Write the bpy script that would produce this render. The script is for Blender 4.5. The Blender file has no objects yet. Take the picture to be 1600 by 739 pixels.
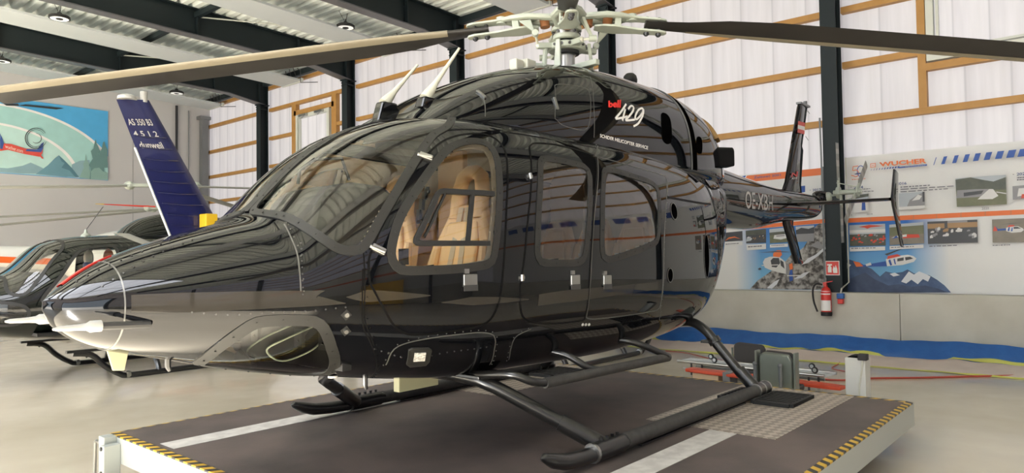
import bpy, math, random
import numpy as np
from math import radians as R_, sin, cos, pi
random.seed(7)
SC = bpy.context.scene
COL = SC.collection

# ------------------------------------------------------------------ camera
FPX, YAW, PIT, ROL = 1109.07, R_(40.762), R_(1.69984), R_(-0.79054)
CAM = np.array([0.0, 0.0, 1.715])
_f = np.array([cos(PIT)*cos(YAW), cos(PIT)*sin(YAW), sin(PIT)])
_r0 = np.array([sin(YAW), -cos(YAW), 0.0]); _u0 = np.cross(_r0, _f)
_r = cos(ROL)*_r0 + sin(ROL)*_u0; _u = -sin(ROL)*_r0 + cos(ROL)*_u0
RM = np.array([_r, -_u, _f])
from mathutils import Matrix, Vector
cd = bpy.data.cameras.new('camera'); cam = bpy.data.objects.new('camera', cd); COL.objects.link(cam)
cd.sensor_width = 36.0; cd.lens = FPX*36.0/1600.0; cd.clip_start = 0.05; cd.clip_end = 200
M = Matrix.Identity(4)
for i in range(3):
    M[i][0], M[i][1], M[i][2], M[i][3] = _r[i], _u[i], -_f[i], CAM[i]
cam.matrix_world = M
SC.camera = cam

# ------------------------------------------------------------------ light and exposure
SC.view_settings.view_transform = 'Standard'
SC.view_settings.look = 'None'
SC.view_settings.exposure = 0.0
SC.view_settings.gamma = 1.0
SC.view_settings.use_curve_mapping = False
WALL_GLOW, SIDE_GLOW, FRONT_GLOW, ROOF_GLOW, SKY, SUN = 0.50, 0.95, 1.0, 11.0, 3.0, 75.0
w = bpy.data.worlds.new('daylight'); SC.world = w; w.use_nodes = True
w.node_tree.nodes['Background'].inputs[0].default_value = (0.78, 0.89, 1.0, 1)
w.node_tree.nodes['Background'].inputs[1].default_value = SKY
sd = bpy.data.lights.new('sun', 'SUN'); sd.energy = SUN; sd.angle = R_(0.6); sd.color = (1.0, 0.97, 0.92)
sun = bpy.data.objects.new('sun', sd); COL.objects.link(sun); sun.rotation_euler = (0, R_(-(90-26.6)), 0); sun.location = (-30, 0, 16)
cy = SC.cycles
cy.max_bounces = 10; cy.diffuse_bounces = 4; cy.glossy_bounces = 5; cy.transparent_max_bounces = 16
cy.transmission_bounces = 6; cy.sample_clamp_indirect = 12.0; cy.caustics_reflective = False; cy.caustics_refractive = False
cy.use_denoising = True

# ------------------------------------------------------------------ geometry on the camera's rays (measuring the place)
def ray(x, y): return RM.T @ np.array([(x-800)/FPX, (y-369.5)/FPX, 1.0])
def hit(x, y, ax, val):
    d = ray(x, y); return CAM + d*(val-CAM[ax])/d[ax]

# ------------------------------------------------------------------ materials
MATS = {}
def mat(name, color, rough=0.5, metal=0.0, coat=0.0, spec=0.5, noise=None, emit=None, bump=None):
    """Principled material; noise=(scale, amount, second colour) mottles it; bump=(scale, strength)."""
    m = bpy.data.materials.new(name); m.use_nodes = True; MATS[name] = m
    nt = m.node_tree; b = nt.nodes['Principled BSDF']
    b.inputs['Base Color'].default_value = (*color, 1); b.inputs['Roughness'].default_value = rough
    b.inputs['Metallic'].default_value = metal; b.inputs['Coat Weight'].default_value = coat
    b.inputs['Coat Roughness'].default_value = 0.02; b.inputs['Specular IOR Level'].default_value = spec
    if noise or bump:
        tc = nt.nodes.new('ShaderNodeTexCoord')
    if noise:
        n = nt.nodes.new('ShaderNodeTexNoise'); n.inputs['Scale'].default_value = noise[0]; n.inputs['Detail'].default_value = 5
        nt.links.new(tc.outputs['Object'], n.inputs['Vector'])
        cr = nt.nodes.new('ShaderNodeValToRGB'); e = cr.color_ramp.elements
        e[0].position = 0.5-noise[1]; e[1].position = 0.5+noise[1]
        e[0].color = (*color, 1); e[1].color = (*noise[2], 1)
        nt.links.new(n.outputs['Fac'], cr.inputs['Fac']); nt.links.new(cr.outputs['Color'], b.inputs['Base Color'])
    if bump:
        n2 = nt.nodes.new('ShaderNodeTexNoise'); n2.inputs['Scale'].default_value = bump[0]; n2.inputs['Detail'].default_value = 3
        nt.links.new(tc.outputs['Object'], n2.inputs['Vector'])
        bp = nt.nodes.new('ShaderNodeBump'); bp.inputs['Strength'].default_value = bump[1]; bp.inputs['Distance'].default_value = 0.02
        nt.links.new(n2.outputs['Fac'], bp.inputs['Height']); nt.links.new(bp.outputs['Normal'], b.inputs['Normal'])
    if emit:
        b.inputs['Emission Color'].default_value = (*emit[0], 1); b.inputs['Emission Strength'].default_value = emit[1]
    return m
def glass(name, tint, gloss=1.0, ior=1.5, rough=0.0):
    """Thin acrylic: tinted see-through mixed with a mirror reflection by Fresnel."""
    m = bpy.data.materials.new(name); m.use_nodes = True; MATS[name] = m
    nt = m.node_tree; nt.nodes.remove(nt.nodes['Principled BSDF']); out = nt.nodes['Material Output']
    t = nt.nodes.new('ShaderNodeBsdfTransparent'); t.inputs[0].default_value = (*tint, 1)
    g = nt.nodes.new('ShaderNodeBsdfGlossy'); g.inputs['Roughness'].default_value = rough; g.inputs['Color'].default_value = (1, 1, 1, 1)
    fr = nt.nodes.new('ShaderNodeFresnel'); fr.inputs['IOR'].default_value = ior
    mu = nt.nodes.new('ShaderNodeMath'); mu.operation = 'MULTIPLY'; mu.inputs[1].default_value = gloss; mu.use_clamp = True
    mx = nt.nodes.new('ShaderNodeMixShader')
    nt.links.new(fr.outputs[0], mu.inputs[0]); nt.links.new(mu.outputs[0], mx.inputs[0])
    nt.links.new(t.outputs[0], mx.inputs[1]); nt.links.new(g.outputs[0], mx.inputs[2]); nt.links.new(mx.outputs[0], out.inputs[0])
    return m
def axis_wave(nt, axis, period, phase=0.0):
    """0..1 sawtooth along one object axis."""
    tc = nt.nodes.new('ShaderNodeTexCoord'); sp = nt.nodes.new('ShaderNodeSeparateXYZ')
    nt.links.new(tc.outputs['Object'], sp.inputs[0])
    d = nt.nodes.new('ShaderNodeMath'); d.operation = 'MULTIPLY_ADD'; d.inputs[1].default_value = 1.0/period; d.inputs[2].default_value = phase
    nt.links.new(sp.outputs[axis], d.inputs[0])
    f = nt.nodes.new('ShaderNodeMath'); f.operation = 'FRACT'; nt.links.new(d.outputs[0], f.inputs[0])
    return tc, sp, f
def daylight_panel(name, axis, strength, period=0.62, tint=(1, 1, 1)):
    """Translucent twin-wall sheet lit by the day outside: faint ribs, a seam every sheet."""
    m = bpy.data.materials.new(name); m.use_nodes = True; MATS[name] = m
    nt = m.node_tree; b = nt.nodes['Principled BSDF']
    b.inputs['Base Color'].default_value = (0.30, 0.29, 0.29, 1); b.inputs['Roughness'].default_value = 0.45
    tc, sp, f = axis_wave(nt, axis, period)
    cr = nt.nodes.new('ShaderNodeValToRGB'); el = cr.color_ramp.elements
    el[0].position = 0.0; el[0].color = (0.66, 0.63, 0.66, 1); el[1].position = 1.0; el[1].color = (0.80, 0.76, 0.79, 1)
    for p, c in ((0.035, (0.62, 0.60, 0.63)), (0.06, (0.95, 0.91, 0.93)), (0.30, (1.0, 0.955, 0.965)), (0.85, (0.93, 0.89, 0.92))):
        e = el.new(p); e.color = (*c, 1)
    for e in el: e.color = tuple(a*b for a, b in zip(e.color[:3], tint))+(1,)
    nt.links.new(f.outputs[0], cr.inputs['Fac'])
    mp = nt.nodes.new('ShaderNodeMapping'); nt.links.new(tc.outputs['Object'], mp.inputs['Vector'])
    sc = [6.0, 6.0, 6.0]; sc[2] = 0.45; mp.inputs['Scale'].default_value = sc
    n = nt.nodes.new('ShaderNodeTexNoise'); n.inputs['Scale'].default_value = 1.3; n.inputs['Detail'].default_value = 4
    nt.links.new(mp.outputs[0], n.inputs['Vector'])
    mr = nt.nodes.new('ShaderNodeMapRange'); mr.inputs['From Min'].default_value = 0.3; mr.inputs['From Max'].default_value = 0.7
    mr.inputs['To Min'].default_value = 0.88; mr.inputs['To Max'].default_value = 1.06
    nt.links.new(n.outputs['Fac'], mr.inputs['Value'])
    ml = nt.nodes.new('ShaderNodeMath'); ml.operation = 'MULTIPLY'; ml.inputs[1].default_value = strength
    nt.links.new(mr.outputs[0], ml.inputs[0])
    nt.links.new(cr.outputs['Color'], b.inputs['Emission Color']); nt.links.new(ml.outputs[0], b.inputs['Emission Strength'])
    return m

mat('paint_black', (0.0030, 0.0034, 0.0045), 0.3, coat=1.0, spec=0.0)
mat('paint_black_far', (0.004, 0.006, 0.005), 0.3, coat=1.0, spec=0.0)
mat('paint_blue', (0.010, 0.013, 0.075), 0.28, coat=0.6)
mat('paint_white', (0.72, 0.72, 0.70), 0.3, coat=0.5)
mat('paint_orange', (0.75, 0.13, 0.02), 0.35)
mat('frame_grey', (0.019, 0.019, 0.0175), 0.42)
mat('seal_black', (0.003, 0.003, 0.003), 0.5, spec=0.15)
mat('seam_grey', (0.16, 0.16, 0.15), 0.35, metal=0.6)
mat('stripe_grey', (0.034, 0.031, 0.027), 0.3, coat=1.0, spec=0.0)
mat('red', (0.62, 0.03, 0.02), 0.35)
mat('white', (0.40, 0.40, 0.38), 0.4)
mat('lettering_white', (0.82, 0.81, 0.79), 0.45)
mat('registration_grey', (0.50, 0.49, 0.48), 0.4)
mat('cream', (0.46, 0.50, 0.43), 0.42, noise=(9, 0.25, (0.40, 0.44, 0.38)))
mat('cream_light', (0.58, 0.58, 0.49), 0.4)
mat('steel', (0.42, 0.42, 0.40), 0.30, metal=1.0)
mat('steel_dark', (0.10, 0.10, 0.10), 0.4, metal=0.8)
mat('bronze', (0.36, 0.15, 0.06), 0.45, metal=0.3)
mat('rubber', (0.012, 0.012, 0.012), 0.6)
mat('blade_dark', (0.022, 0.020, 0.018), 0.45, noise=(3, 0.3, (0.030, 0.027, 0.024)))
mat('blade_edge', (0.30, 0.265, 0.19), 0.42, noise=(4, 0.3, (0.24, 0.21, 0.15)))
mat('blade_grey', (0.27, 0.28, 0.26), 0.5)
mat('leather_tan', (0.92, 0.62, 0.29), 0.5, noise=(7, 0.2, (0.87, 0.56, 0.25)))
mat('lining_tan', (0.56, 0.44, 0.28), 0.6)
mat('lining_cream', (0.84, 0.75, 0.57), 0.55)
mat('panel_dark', (0.012, 0.012, 0.012), 0.55)
mat('glare_grey', (0.030, 0.029, 0.027), 0.7)
mat('skid_black', (0.010, 0.010, 0.010), 0.30, coat=0.4)
mat('skid_tread', (0.035, 0.034, 0.032), 0.65, noise=(22, 0.2, (0.055, 0.053, 0.050)))
mat('exhaust_brown', (0.24, 0.14, 0.05), 0.5, metal=0.6)
mat('yellow', (0.66, 0.42, 0.02), 0.45)
mat('cabinet_yellow', (0.90, 0.52, 0.03), 0.4)
mat('pale_yellow', (0.52, 0.52, 0.34), 0.5)
mat('lamp_lens', (0.75, 0.74, 0.70), 0.1, noise=(60, 0.1, (0.35, 0.35, 0.33)))
mat('opening_shade', (0.002, 0.002, 0.002), 0.9, spec=0.0)  # near-black that stands in for the shade inside openings and vents
glass('acrylic_clear', (0.99, 0.98, 0.93), 1.4)
glass('acrylic_tint', (0.62, 0.56, 0.48), 2.0)
glass('acrylic_chin', (0.86, 0.88, 0.80), 1.2)
mat('red_translucent', (0.7, 0.05, 0.03), 0.2, coat=0.5)

# ------------------------------------------------------------------ mesh builder
ORG = np.zeros(3)
class MB:
    def __init__(s): s.v = []; s.f = []; s.m = []; s.cur = 0
    def add(s, vs, fs):
        o = len(s.v); s.v.extend([tuple(map(float, p)) for p in vs])
        s.f.extend([tuple(i+o for i in q) for q in fs]); s.m.extend([s.cur]*len(fs)); return s
    def quad(s, a, b, c, d): return s.add([a, b, c, d], [(0, 1, 2, 3)])
    def box(s, lo, hi):
        x0, y0, z0 = lo; x1, y1, z1 = hi
        return s.add([(x0,y0,z0),(x1,y0,z0),(x1,y1,z0),(x0,y1,z0),(x0,y0,z1),(x1,y0,z1),(x1,y1,z1),(x0,y1,z1)],
                     [(0,3,2,1),(4,5,6,7),(0,1,5,4),(1,2,6,5),(2,3,7,6),(3,0,4,7)])
    def bar(s, p0, p1, wd, ht, up=(0,0,1)):
        """Box beam from p0 to p1."""
        p0, p1 = np.array(p0, float), np.array(p1, float); t = p1-p0; t = t/np.linalg.norm(t)
        a = np.cross(t, up); a = a/np.linalg.norm(a); b = np.cross(a, t)
        vs = [p+a*i*wd/2+b*j*ht/2 for p in (p0, p1) for i, j in ((-1,-1),(1,-1),(1,1),(-1,1))]
        return s.add(vs, [(0,1,2,3),(7,6,5,4),(0,4,5,1),(1,5,6,2),(2,6,7,3),(3,7,4,0)])
    def tube(s, pts, r, seg=12, closed=False, flat=1.0, up=(0,0,1)):
        """Round tube along points; r a number or a list; flat squeezes the cross-section along the second axis."""
        pts = [np.array(p, float) for p in pts]; n = len(pts)
        rs = [r]*n if np.isscalar(r) else list(r)
        vs = []; prev = None
        for i, p in enumerate(pts):
            if closed: t = pts[(i+1) % n]-pts[i-1]
            else: t = pts[min(i+1, n-1)]-pts[max(i-1, 0)]
            t = t/(np.linalg.norm(t)+1e-12)
            if prev is None:
                a = np.cross(t, up)
                if np.linalg.norm(a) < 1e-3: a = np.cross(t, (1,0,0))
            else: a = prev-t*(prev@t)
            a = a/np.linalg.norm(a); prev = a; b = np.cross(a, t)
            for k in range(seg):
                an = 2*pi*k/seg; vs.append(p+rs[i]*(a*cos(an)+b*sin(an)*flat))
        fs = []
        for i in range(n if closed else n-1):
            for k in range(seg):
                j = (i+1) % n
                fs.append((i*seg+k, j*seg+k, j*seg+(k+1) % seg, i*seg+(k+1) % seg))
        if not closed: fs += [tuple(range(seg)), tuple(range((n-1)*seg, n*seg))[::-1]]
        return s.add(vs, fs)
    def cyl(s, p0, p1, r0, r1=None, seg=16): return s.tube([p0, p1], [r0, r0 if r1 is None else r1], seg)
    def lathe(s, prof, c=(0,0,0), axis=(0,0,1), seg=24):
        """prof: (radius, height) pairs turned about an axis through c."""
        ax = np.array(axis, float); ax /= np.linalg.norm(ax); a = np.cross(ax, (1,0,0) if abs(ax[0]) < .9 else (0,1,0)); a /= np.linalg.norm(a); b = np.cross(ax, a)
        c = np.array(c, float); vs = [c+ax*h+r*(a*cos(2*pi*k/seg)+b*sin(2*pi*k/seg)) for r, h in prof for k in range(seg)]
        n = len(prof); fs = [(i*seg+k, i*seg+(k+1) % seg, (i+1)*seg+(k+1) % seg, (i+1)*seg+k) for i in range(n-1) for k in range(seg)]
        fs += [tuple(range(seg))[::-1], tuple(range((n-1)*seg, n*seg))]
        return s.add(vs, fs)
    def ball(s, c, r, sc=(1,1,1), seg=14):
        vs = []; fs = []; c = np.array(c, float); h = seg//2
        for i in range(h+1):
            th = pi*i/h
            for k in range(seg): vs.append(c+r*np.array([sin(th)*cos(2*pi*k/seg)*sc[0], sin(th)*sin(2*pi*k/seg)*sc[1], cos(th)*sc[2]]))
        for i in range(h):
            for k in range(seg): fs.append((i*seg+k, (i+1)*seg+k, (i+1)*seg+(k+1) % seg, i*seg+(k+1) % seg))
        return s.add(vs, fs)
    def prism(s, poly, off):
        """poly: list of 3-D points (one plane), extruded by the vector off."""
        poly = [np.array(p, float) for p in poly]; off = np.array(off, float); n = len(poly)
        vs = poly+[p+off for p in poly]
        fs = [tuple(range(n))[::-1], tuple(range(n, 2*n))]+[(i, (i+1) % n, (i+1) % n+n, i+n) for i in range(n)]
        return s.add(vs, fs)
    def build(s, name, m, parent=None, smooth=True, bevel=0.0, angle=35):
        me = bpy.data.meshes.new(name)
        me.from_pydata([tuple(np.array(p)-ORG) for p in s.v], [], s.f)
        for q in (m if isinstance(m, (list, tuple)) else [m]): me.materials.append(MATS[q] if isinstance(q, str) else q)
        if len(me.materials) > 1: me.polygons.foreach_set('material_index', s.m)
        import bmesh
        b = bmesh.new(); b.from_mesh(me); bmesh.ops.recalc_face_normals(b, faces=b.faces); b.to_mesh(me); b.free()
        if smooth:
            me.shade_smooth(); me.set_sharp_from_angle(angle=R_(angle))
        o = bpy.data.objects.new(name, me); COL.objects.link(o)
        if parent is not None: o.parent = parent
        if bevel:
            md = o.modifiers.new('bevel', 'BEVEL'); md.width = bevel; md.segments = 2; md.limit_method = 'ANGLE'
        return o
def tag(o, label, cat, group=None):
    o['label'] = label; o['category'] = cat
    if group: o['group'] = group
    return o
def thing(name, label, cat, loc, rz=0.0, group=None):
    o = bpy.data.objects.new(name, None); COL.objects.link(o); o.empty_display_size = 0.2
    o.location = loc; o.rotation_euler = (0, 0, rz); return tag(o, label, cat, group)
def struct(name, mb, m, smooth=False, bevel=0.0):
    o = mb.build(name, m, None, smooth, bevel); o['kind'] = 'structure'; return o
def copy_tree(o, parent=None):
    c = o.copy(); COL.objects.link(c)
    if parent is not None: c.parent = parent
    for ch in list(o.children): copy_tree(ch, c)
    return c

# ------------------------------------------------------------------ lofted bodies
def pchip(xs, ys):
    xs = np.asarray(xs, float); ys = np.asarray(ys, float); h = np.diff(xs); d = np.diff(ys)/h; m = np.zeros(len(xs))
    for i in range(1, len(xs)-1):
        if d[i-1]*d[i] > 0:
            w1 = 2*h[i]+h[i-1]; w2 = h[i]+2*h[i-1]; m[i] = (w1+w2)/(w1/d[i-1]+w2/d[i])
    m[0] = d[0]; m[-1] = d[-1]
    def f(x):
        x = np.clip(x, xs[0], xs[-1]); i = np.clip(np.searchsorted(xs, x)-1, 0, len(xs)-2); t = (x-xs[i])/h[i]
        return (2*t**3-3*t*t+1)*ys[i]+(t**3-2*t*t+t)*h[i]*m[i]+(-2*t**3+3*t*t)*ys[i+1]+(t**3-t*t)*h[i]*m[i+1]
    return f
class Loft:
    """Superellipse sections along x. phi: 0 = port side, pi/2 = top, pi = starboard, -pi/2 = bottom."""
    def __init__(s, X, zt, zb, w, zc, nt, nb, y0=0.0, x0=0.0, fair=None):
        s.x0, s.x1 = X[0]+x0, X[-1]+x0; s.y0 = y0; s.ox = x0
        s.k = [pchip(X, a) for a in (zt, zb, w, zc, nt, nb)]
        if fair:                                       # fair the lengthwise curves: a Gaussian whose width fair(x) varies along x
            g = np.linspace(X[0], X[-1], 1600); new = []
            for i, k in enumerate(s.k):
                sg = fair(g, i)[:, None]; o = np.linspace(-2.5, 2.5, 41)[None]; wt = np.exp(-.5*o*o)
                q = g[:, None]+o*sg; q = np.where(q < X[0], 2*X[0]-q, np.where(q > X[-1], 2*X[-1]-q, q)); v = k(q)
                edge = np.where(g[:, None]+o*sg < X[0], 2*k(np.full_like(q, X[0]))-v, np.where(g[:, None]+o*sg > X[-1], 2*k(np.full_like(q, X[-1]))-v, v))
                y = (edge*wt).sum(1)/wt.sum(); new.append((lambda yy: (lambda x: np.interp(x, g, yy)))(y))
            s.k = new
    def par(s, x): return [k(x-s.ox) for k in s.k]
    def P(s, x, phi, off=0.0):
        x = np.asarray(x, float); phi = np.asarray(phi, float)
        zt, zb, w, zc, nt, nb = s.par(x); c, sn = np.cos(phi), np.sin(phi)
        n = np.where(sn > 0, nt, nb); h = np.where(sn > 0, zt-zc, zc-zb)
        r = (np.abs(c)**n+np.abs(sn)**n)**(-1/n)
        p = np.stack([x+0*phi, s.y0-w*c*r, zc+h*sn*r], -1)
        return p+s.N(x, phi)*off if np.any(off) else p
    def N(s, x, phi):
        e = 5e-3; a = s.P(np.minimum(x+e, s.x1), phi)-s.P(np.maximum(x-e, s.x0), phi); b = s.P(x, phi+e)-s.P(x, phi-e)
        n = np.cross(a, b); return n/(np.linalg.norm(n, axis=-1, keepdims=True)+1e-12)*-1.0 if s._flip(x, phi, n) else n/(np.linalg.norm(n, axis=-1, keepdims=True)+1e-12)
    def _flip(s, x, phi, n):
        zt, zb, w, zc, nt, nb = s.par(x); d = s.P(x, phi)-np.stack([x+0*phi, s.y0+0*phi, zc+0*phi], -1)
        return float(np.sum(np.sum(d*n, -1))) < 0
    def phi(s, p):
        zt, zb, w, zc, nt, nb = s.par(p[..., 0]); dz = p[..., 2]-zc
        return np.arctan2(dz/np.where(dz > 0, zt-zc, zc-zb), -(p[..., 1]-s.y0)/w)
    def g(s, P):
        x, y, z = P[..., 0], P[..., 1]-s.y0, P[..., 2]; zt, zb, w, zc, nt, nb = s.par(x)
        up = z > zc; n = np.where(up, nt, nb); h = np.where(up, zt-zc, zc-zb)
        out = ((np.abs(y)/np.maximum(w, 1e-3))**n+(np.abs(z-zc)/np.maximum(h, 1e-3))**n)**(1/n)-1
        return np.where((x < s.x0) | (x > s.x1), 1.0, out)
    def cast(s, px, t0=0.8, t1=15.0, n=2500):
        """First point where the camera ray of each pixel meets the body (nearest approach if it just misses)."""
        px = [tuple(p) for p in px]; D = np.array([ray(*p) for p in px]); t = np.linspace(t0, t1, n); out = []
        for i in range(len(px)):
            P = CAM+D[i]*t[:, None]; G = s.g(P); k = np.where(G < 0)[0]
            if len(k) == 0 or k[0] == 0: k = [max(int(G.argmin()), 1)]; out.append(P[k[0]]); continue
            k = k[0]; a = G[k-1]/(G[k-1]-G[k]); out.append(P[k-1]*(1-a)+P[k]*a)
        return np.array(out)
    def trace(s, px):
        p = s.cast(px); return np.stack([p[:, 0], s.phi(p)], -1)
def spline(pts, step, loft, closed=True):
    """Catmull-Rom through (x, phi) points, resampled evenly in 3-D."""
    p = np.asarray(pts, float); n = len(p); out = []
    for i in range(n if closed else n-1):
        g = (lambda j: p[j % n]) if closed else (lambda j: p[min(max(j, 0), n-1)])
        a, b, c, d = g(i-1), g(i), g(i+1), g(i+2)
        for t in np.linspace(0, 1, 24, endpoint=False):
            out.append(0.5*((2*b)+(c-a)*t+(2*a-5*b+4*c-d)*t*t+(3*b-a-3*c+d)*t**3))
    if not closed: out.append(p[-1])
    out = np.array(out); q = loft.P(out[:, 0], out[:, 1])
    if closed: q = np.vstack([q, q[:1]]); out = np.vstack([out, out[:1]])
    L = np.concatenate([[0], np.cumsum(np.linalg.norm(np.diff(q, axis=0), axis=1))])
    m = max(8, int(L[-1]/step)); u = np.linspace(0, L[-1], m+1)
    if closed: u = u[:-1]
    return np.stack([np.interp(u, L, out[:, 0]), np.interp(u, L, out[:, 1])], -1)
def ribbon(mb, loft, c, wl, wr, off, closed=True, base=0.0):
    """A strip lying on the body along the (x, phi) curve c, wl/wr wide to either side, standing off by off."""
    p = loft.P(c[:, 0], c[:, 1]); nn = loft.N(c[:, 0], c[:, 1]); n = len(c)
    t = (np.roll(p, -1, 0)-np.roll(p, 1, 0)) if closed else np.gradient(p, axis=0)
    t /= np.linalg.norm(t, axis=1, keepdims=True)+1e-12; b = np.cross(nn, t)
    def on(q, o):
        ph = loft.phi(q); return loft.P(np.clip(q[:, 0], loft.x0+1e-3, loft.x1-1e-3), ph)+nn*o
    rows = [on(p-b*wl, base), on(p-b*wl, off), on(p+b*(wr-wl)/2, off), on(p+b*wr, off), on(p+b*wr, base)]
    k = len(rows); vs = [rows[j][i] for i in range(n) for j in range(k)]; fs = []
    for i in range(n if closed else n-1):
        j = (i+1) % n
        fs += [(i*k+a, j*k+a, j*k+a+1, i*k+a+1) for a in range(k-1)]
    mb.add(vs, fs); return p, nn
def rivets(mb, p, nn, every, r=0.0055, h=0.004):
    for i in range(0, len(p), every):
        a = np.cross(nn[i], (0, 0, 1.0)); a = a/(np.linalg.norm(a)+1e-9); b = np.cross(nn[i], a)
        ring = [p[i]+r*(a*cos(2*pi*k/6)+b*sin(2*pi*k/6)) for k in range(6)]; top = [q+nn[i]*h for q in ring]
        mb.add(ring+top, [(0,1,7,6),(1,2,8,7),(2,3,9,8),(3,4,10,9),(4,5,11,10),(5,0,6,11),(6,7,8,9,10,11)])
def inside(poly, x, y):
    r = np.zeros(x.shape, bool); n = len(poly)
    for i in range(n):
        x1, y1 = poly[i]; x2, y2 = poly[(i+1) % n]
        c = ((y1 > y) != (y2 > y)) & (x < (x2-x1)*(y-y1)/(y2-y1+1e-15)+x1); r ^= c
    return r
def mirror(c): return np.stack([c[:, 0], pi-c[:, 1]], -1)
def smooth(pts, n=8):
    """Catmull-Rom curve through 3-D points."""
    p = np.array(pts, float); out = []
    for i in range(len(p)-1):
        a, b, c, d = p[max(i-1, 0)], p[i], p[i+1], p[min(i+2, len(p)-1)]
        for t in np.linspace(0, 1, n, endpoint=False): out.append(.5*((2*b)+(c-a)*t+(2*a-5*b+4*c-d)*t*t+(3*b-a-3*c+d)*t**3))
    return out+[p[-1]]
class Shell:
    """The loft as a fine grid whose faces are dealt out to several meshes (skin, doors, panes)."""
    def __init__(s, loft, xs, nphi):
        s.l = loft; s.xs = np.asarray(xs); s.n = nphi
        s.ph = -pi/2+2*pi*np.arange(nphi)/nphi
        X, PH = np.meshgrid(s.xs, s.ph, indexing='ij'); s.V = loft.P(X, PH); s.NN = loft.N(X, PH)
        s.fx = (s.xs[:-1]+s.xs[1:])/2; s.fp = s.ph+pi/nphi
        s.FX, s.FP = np.meshgrid(s.fx, s.fp, indexing='ij')
        s.lab = np.full(s.FX.shape, 'skin', dtype=object)
    def mark(s, poly, lab, only=None):
        m = inside(poly, s.FX, s.FP)
        m |= inside(poly, s.FX, s.FP-2*pi) | inside(poly, s.FX, s.FP+2*pi)
        if only is not None: m &= (s.lab == only)
        s.lab[m] = lab
    def build(s, lab, name, m, parent, off=0.0, caps=False, labs=None):
        sel = np.isin(s.lab, labs) if labs else (s.lab == lab)
        I, J = np.where(sel); n = s.n
        q = np.stack([I*n+J, (I+1)*n+J, (I+1)*n+(J+1) % n, I*n+(J+1) % n], -1)
        u, inv = np.unique(q, return_inverse=True); inv = inv.reshape(q.shape)
        V = (s.V+s.NN*off).reshape(-1, 3)[u]-ORG; NN = s.NN.reshape(-1, 3)[u]
        fs = [tuple(map(int, r)) for r in inv[:, ::-1]]
        i0 = len(fs)//2; a, b, c = [V[k] for k in fs[i0][:3]]
        if np.dot(np.cross(b-a, c-a), NN[fs[i0][0]]) < 0: fs = [f[::-1] for f in fs]
        if caps:
            for i, rev in ((0, False), (len(s.xs)-1, True)):
                if sel[min(i, sel.shape[0]-1)].all():
                    loop = [int(k) for k in np.searchsorted(u, np.arange(n)+i*n)]; fs.append(tuple(loop[::-1] if rev else loop))
        me = bpy.data.meshes.new(name); me.from_pydata([tuple(map(float, p)) for p in V], [], fs); me.materials.append(MATS[m])
        me.shade_smooth(); me.normals_split_custom_set_from_vertices([tuple(map(float, p)) for p in NN])
        o = bpy.data.objects.new(name, me); COL.objects.link(o); o.parent = parent
        return o
def loft_mesh(loft, name, m, parent, nx=60, nphi=48, caps=True):
    sh = Shell(loft, np.linspace(loft.x0, loft.x1, nx), nphi); return sh.build('skin', name, m, parent, caps=caps)

# ------------------------------------------------------------------ lettering
def letters(text, shear=0.0, bold=0.0):
    """Flat letter outlines as (points in a unit box, faces)."""
    cu = bpy.data.curves.new('letters', 'FONT'); cu.body = text; cu.shear = shear; cu.offset = bold; cu.resolution_u = 3; cu.size = 1.0
    ob = bpy.data.objects.new('letters', cu); COL.objects.link(ob)
    dg = bpy.context.evaluated_depsgraph_get(); dg.update()
    me = bpy.data.meshes.new_from_object(ob.evaluated_get(dg))
    v = np.array([p.co[:2] for p in me.vertices]); f = [tuple(p.vertices) for p in me.polygons]
    bpy.data.objects.remove(ob); bpy.data.curves.remove(cu); bpy.data.meshes.remove(me)
    v = (v-v.min(0))/(v.max(0)-v.min(0)); return v, f
def bil(q, uv):
    """q: top-left, top-right, bottom-right, bottom-left."""
    q = np.asarray(q, float); u, v = uv[:, :1], uv[:, 1:]
    return (q[3]*(1-u)+q[2]*u)*(1-v)+(q[0]*(1-u)+q[1]*u)*v

# ================================================================== THE HANGAR
XW, YM = 13.5, 27.46                       # far translucent wall, mural wall
COLS = [-0.8, 3.84, 8.52, 13.2, 17.93, 22.95]
def floor_mat():
    m = mat('floor_epoxy', (0.60, 0.54, 0.43), 0.16, coat=0.35, spec=0.5)
    nt = m.node_tree; b = nt.nodes['Principled BSDF']; tc = nt.nodes.new('ShaderNodeTexCoord')
    n = nt.nodes.new('ShaderNodeTexNoise'); n.inputs['Scale'].default_value = 0.7; n.inputs['Detail'].default_value = 6
    nt.links.new(tc.outputs['Object'], n.inputs['Vector'])
    cr = nt.nodes.new('ShaderNodeValToRGB'); e = cr.color_ramp.elements
    e[0].position = .3; e[0].color = (0.56, 0.50, 0.395, 1); e[1].position = .7; e[1].color = (0.66, 0.595, 0.485, 1)
    nt.links.new(n.outputs['Fac'], cr.inputs['Fac']); nt.links.new(cr.outputs['Color'], b.inputs['Base Color'])
    n2 = nt.nodes.new('ShaderNodeTexNoise'); n2.inputs['Scale'].default_value = 3.0; n2.inputs['Detail'].default_value = 4
    nt.links.new(tc.outputs['Object'], n2.inputs['Vector'])
    mr = nt.nodes.new('ShaderNodeMapRange'); mr.inputs['To Min'].default_value = .10; mr.inputs['To Max'].default_value = .30
    nt.links.new(n2.outputs['Fac'], mr.inputs['Value']); nt.links.new(mr.outputs[0], b.inputs['Roughness'])
floor_mat()
def concrete():
    m = mat('concrete', (0.46, 0.44, 0.37), 0.7, noise=(1.6, 0.22, (0.57, 0.55, 0.48)), bump=(30, 0.1))
concrete()
mat('wall_plaster', (0.59, 0.585, 0.59), 0.6, noise=(0.6, 0.3, (0.63, 0.625, 0.63)))
mat('timber', (0.42, 0.215, 0.055), 0.55, noise=(5, 0.3, (0.50, 0.27, 0.08)))
mat('timber_plain', (0.42, 0.215, 0.055), 0.55)  # same timber colour without the grain
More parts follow.
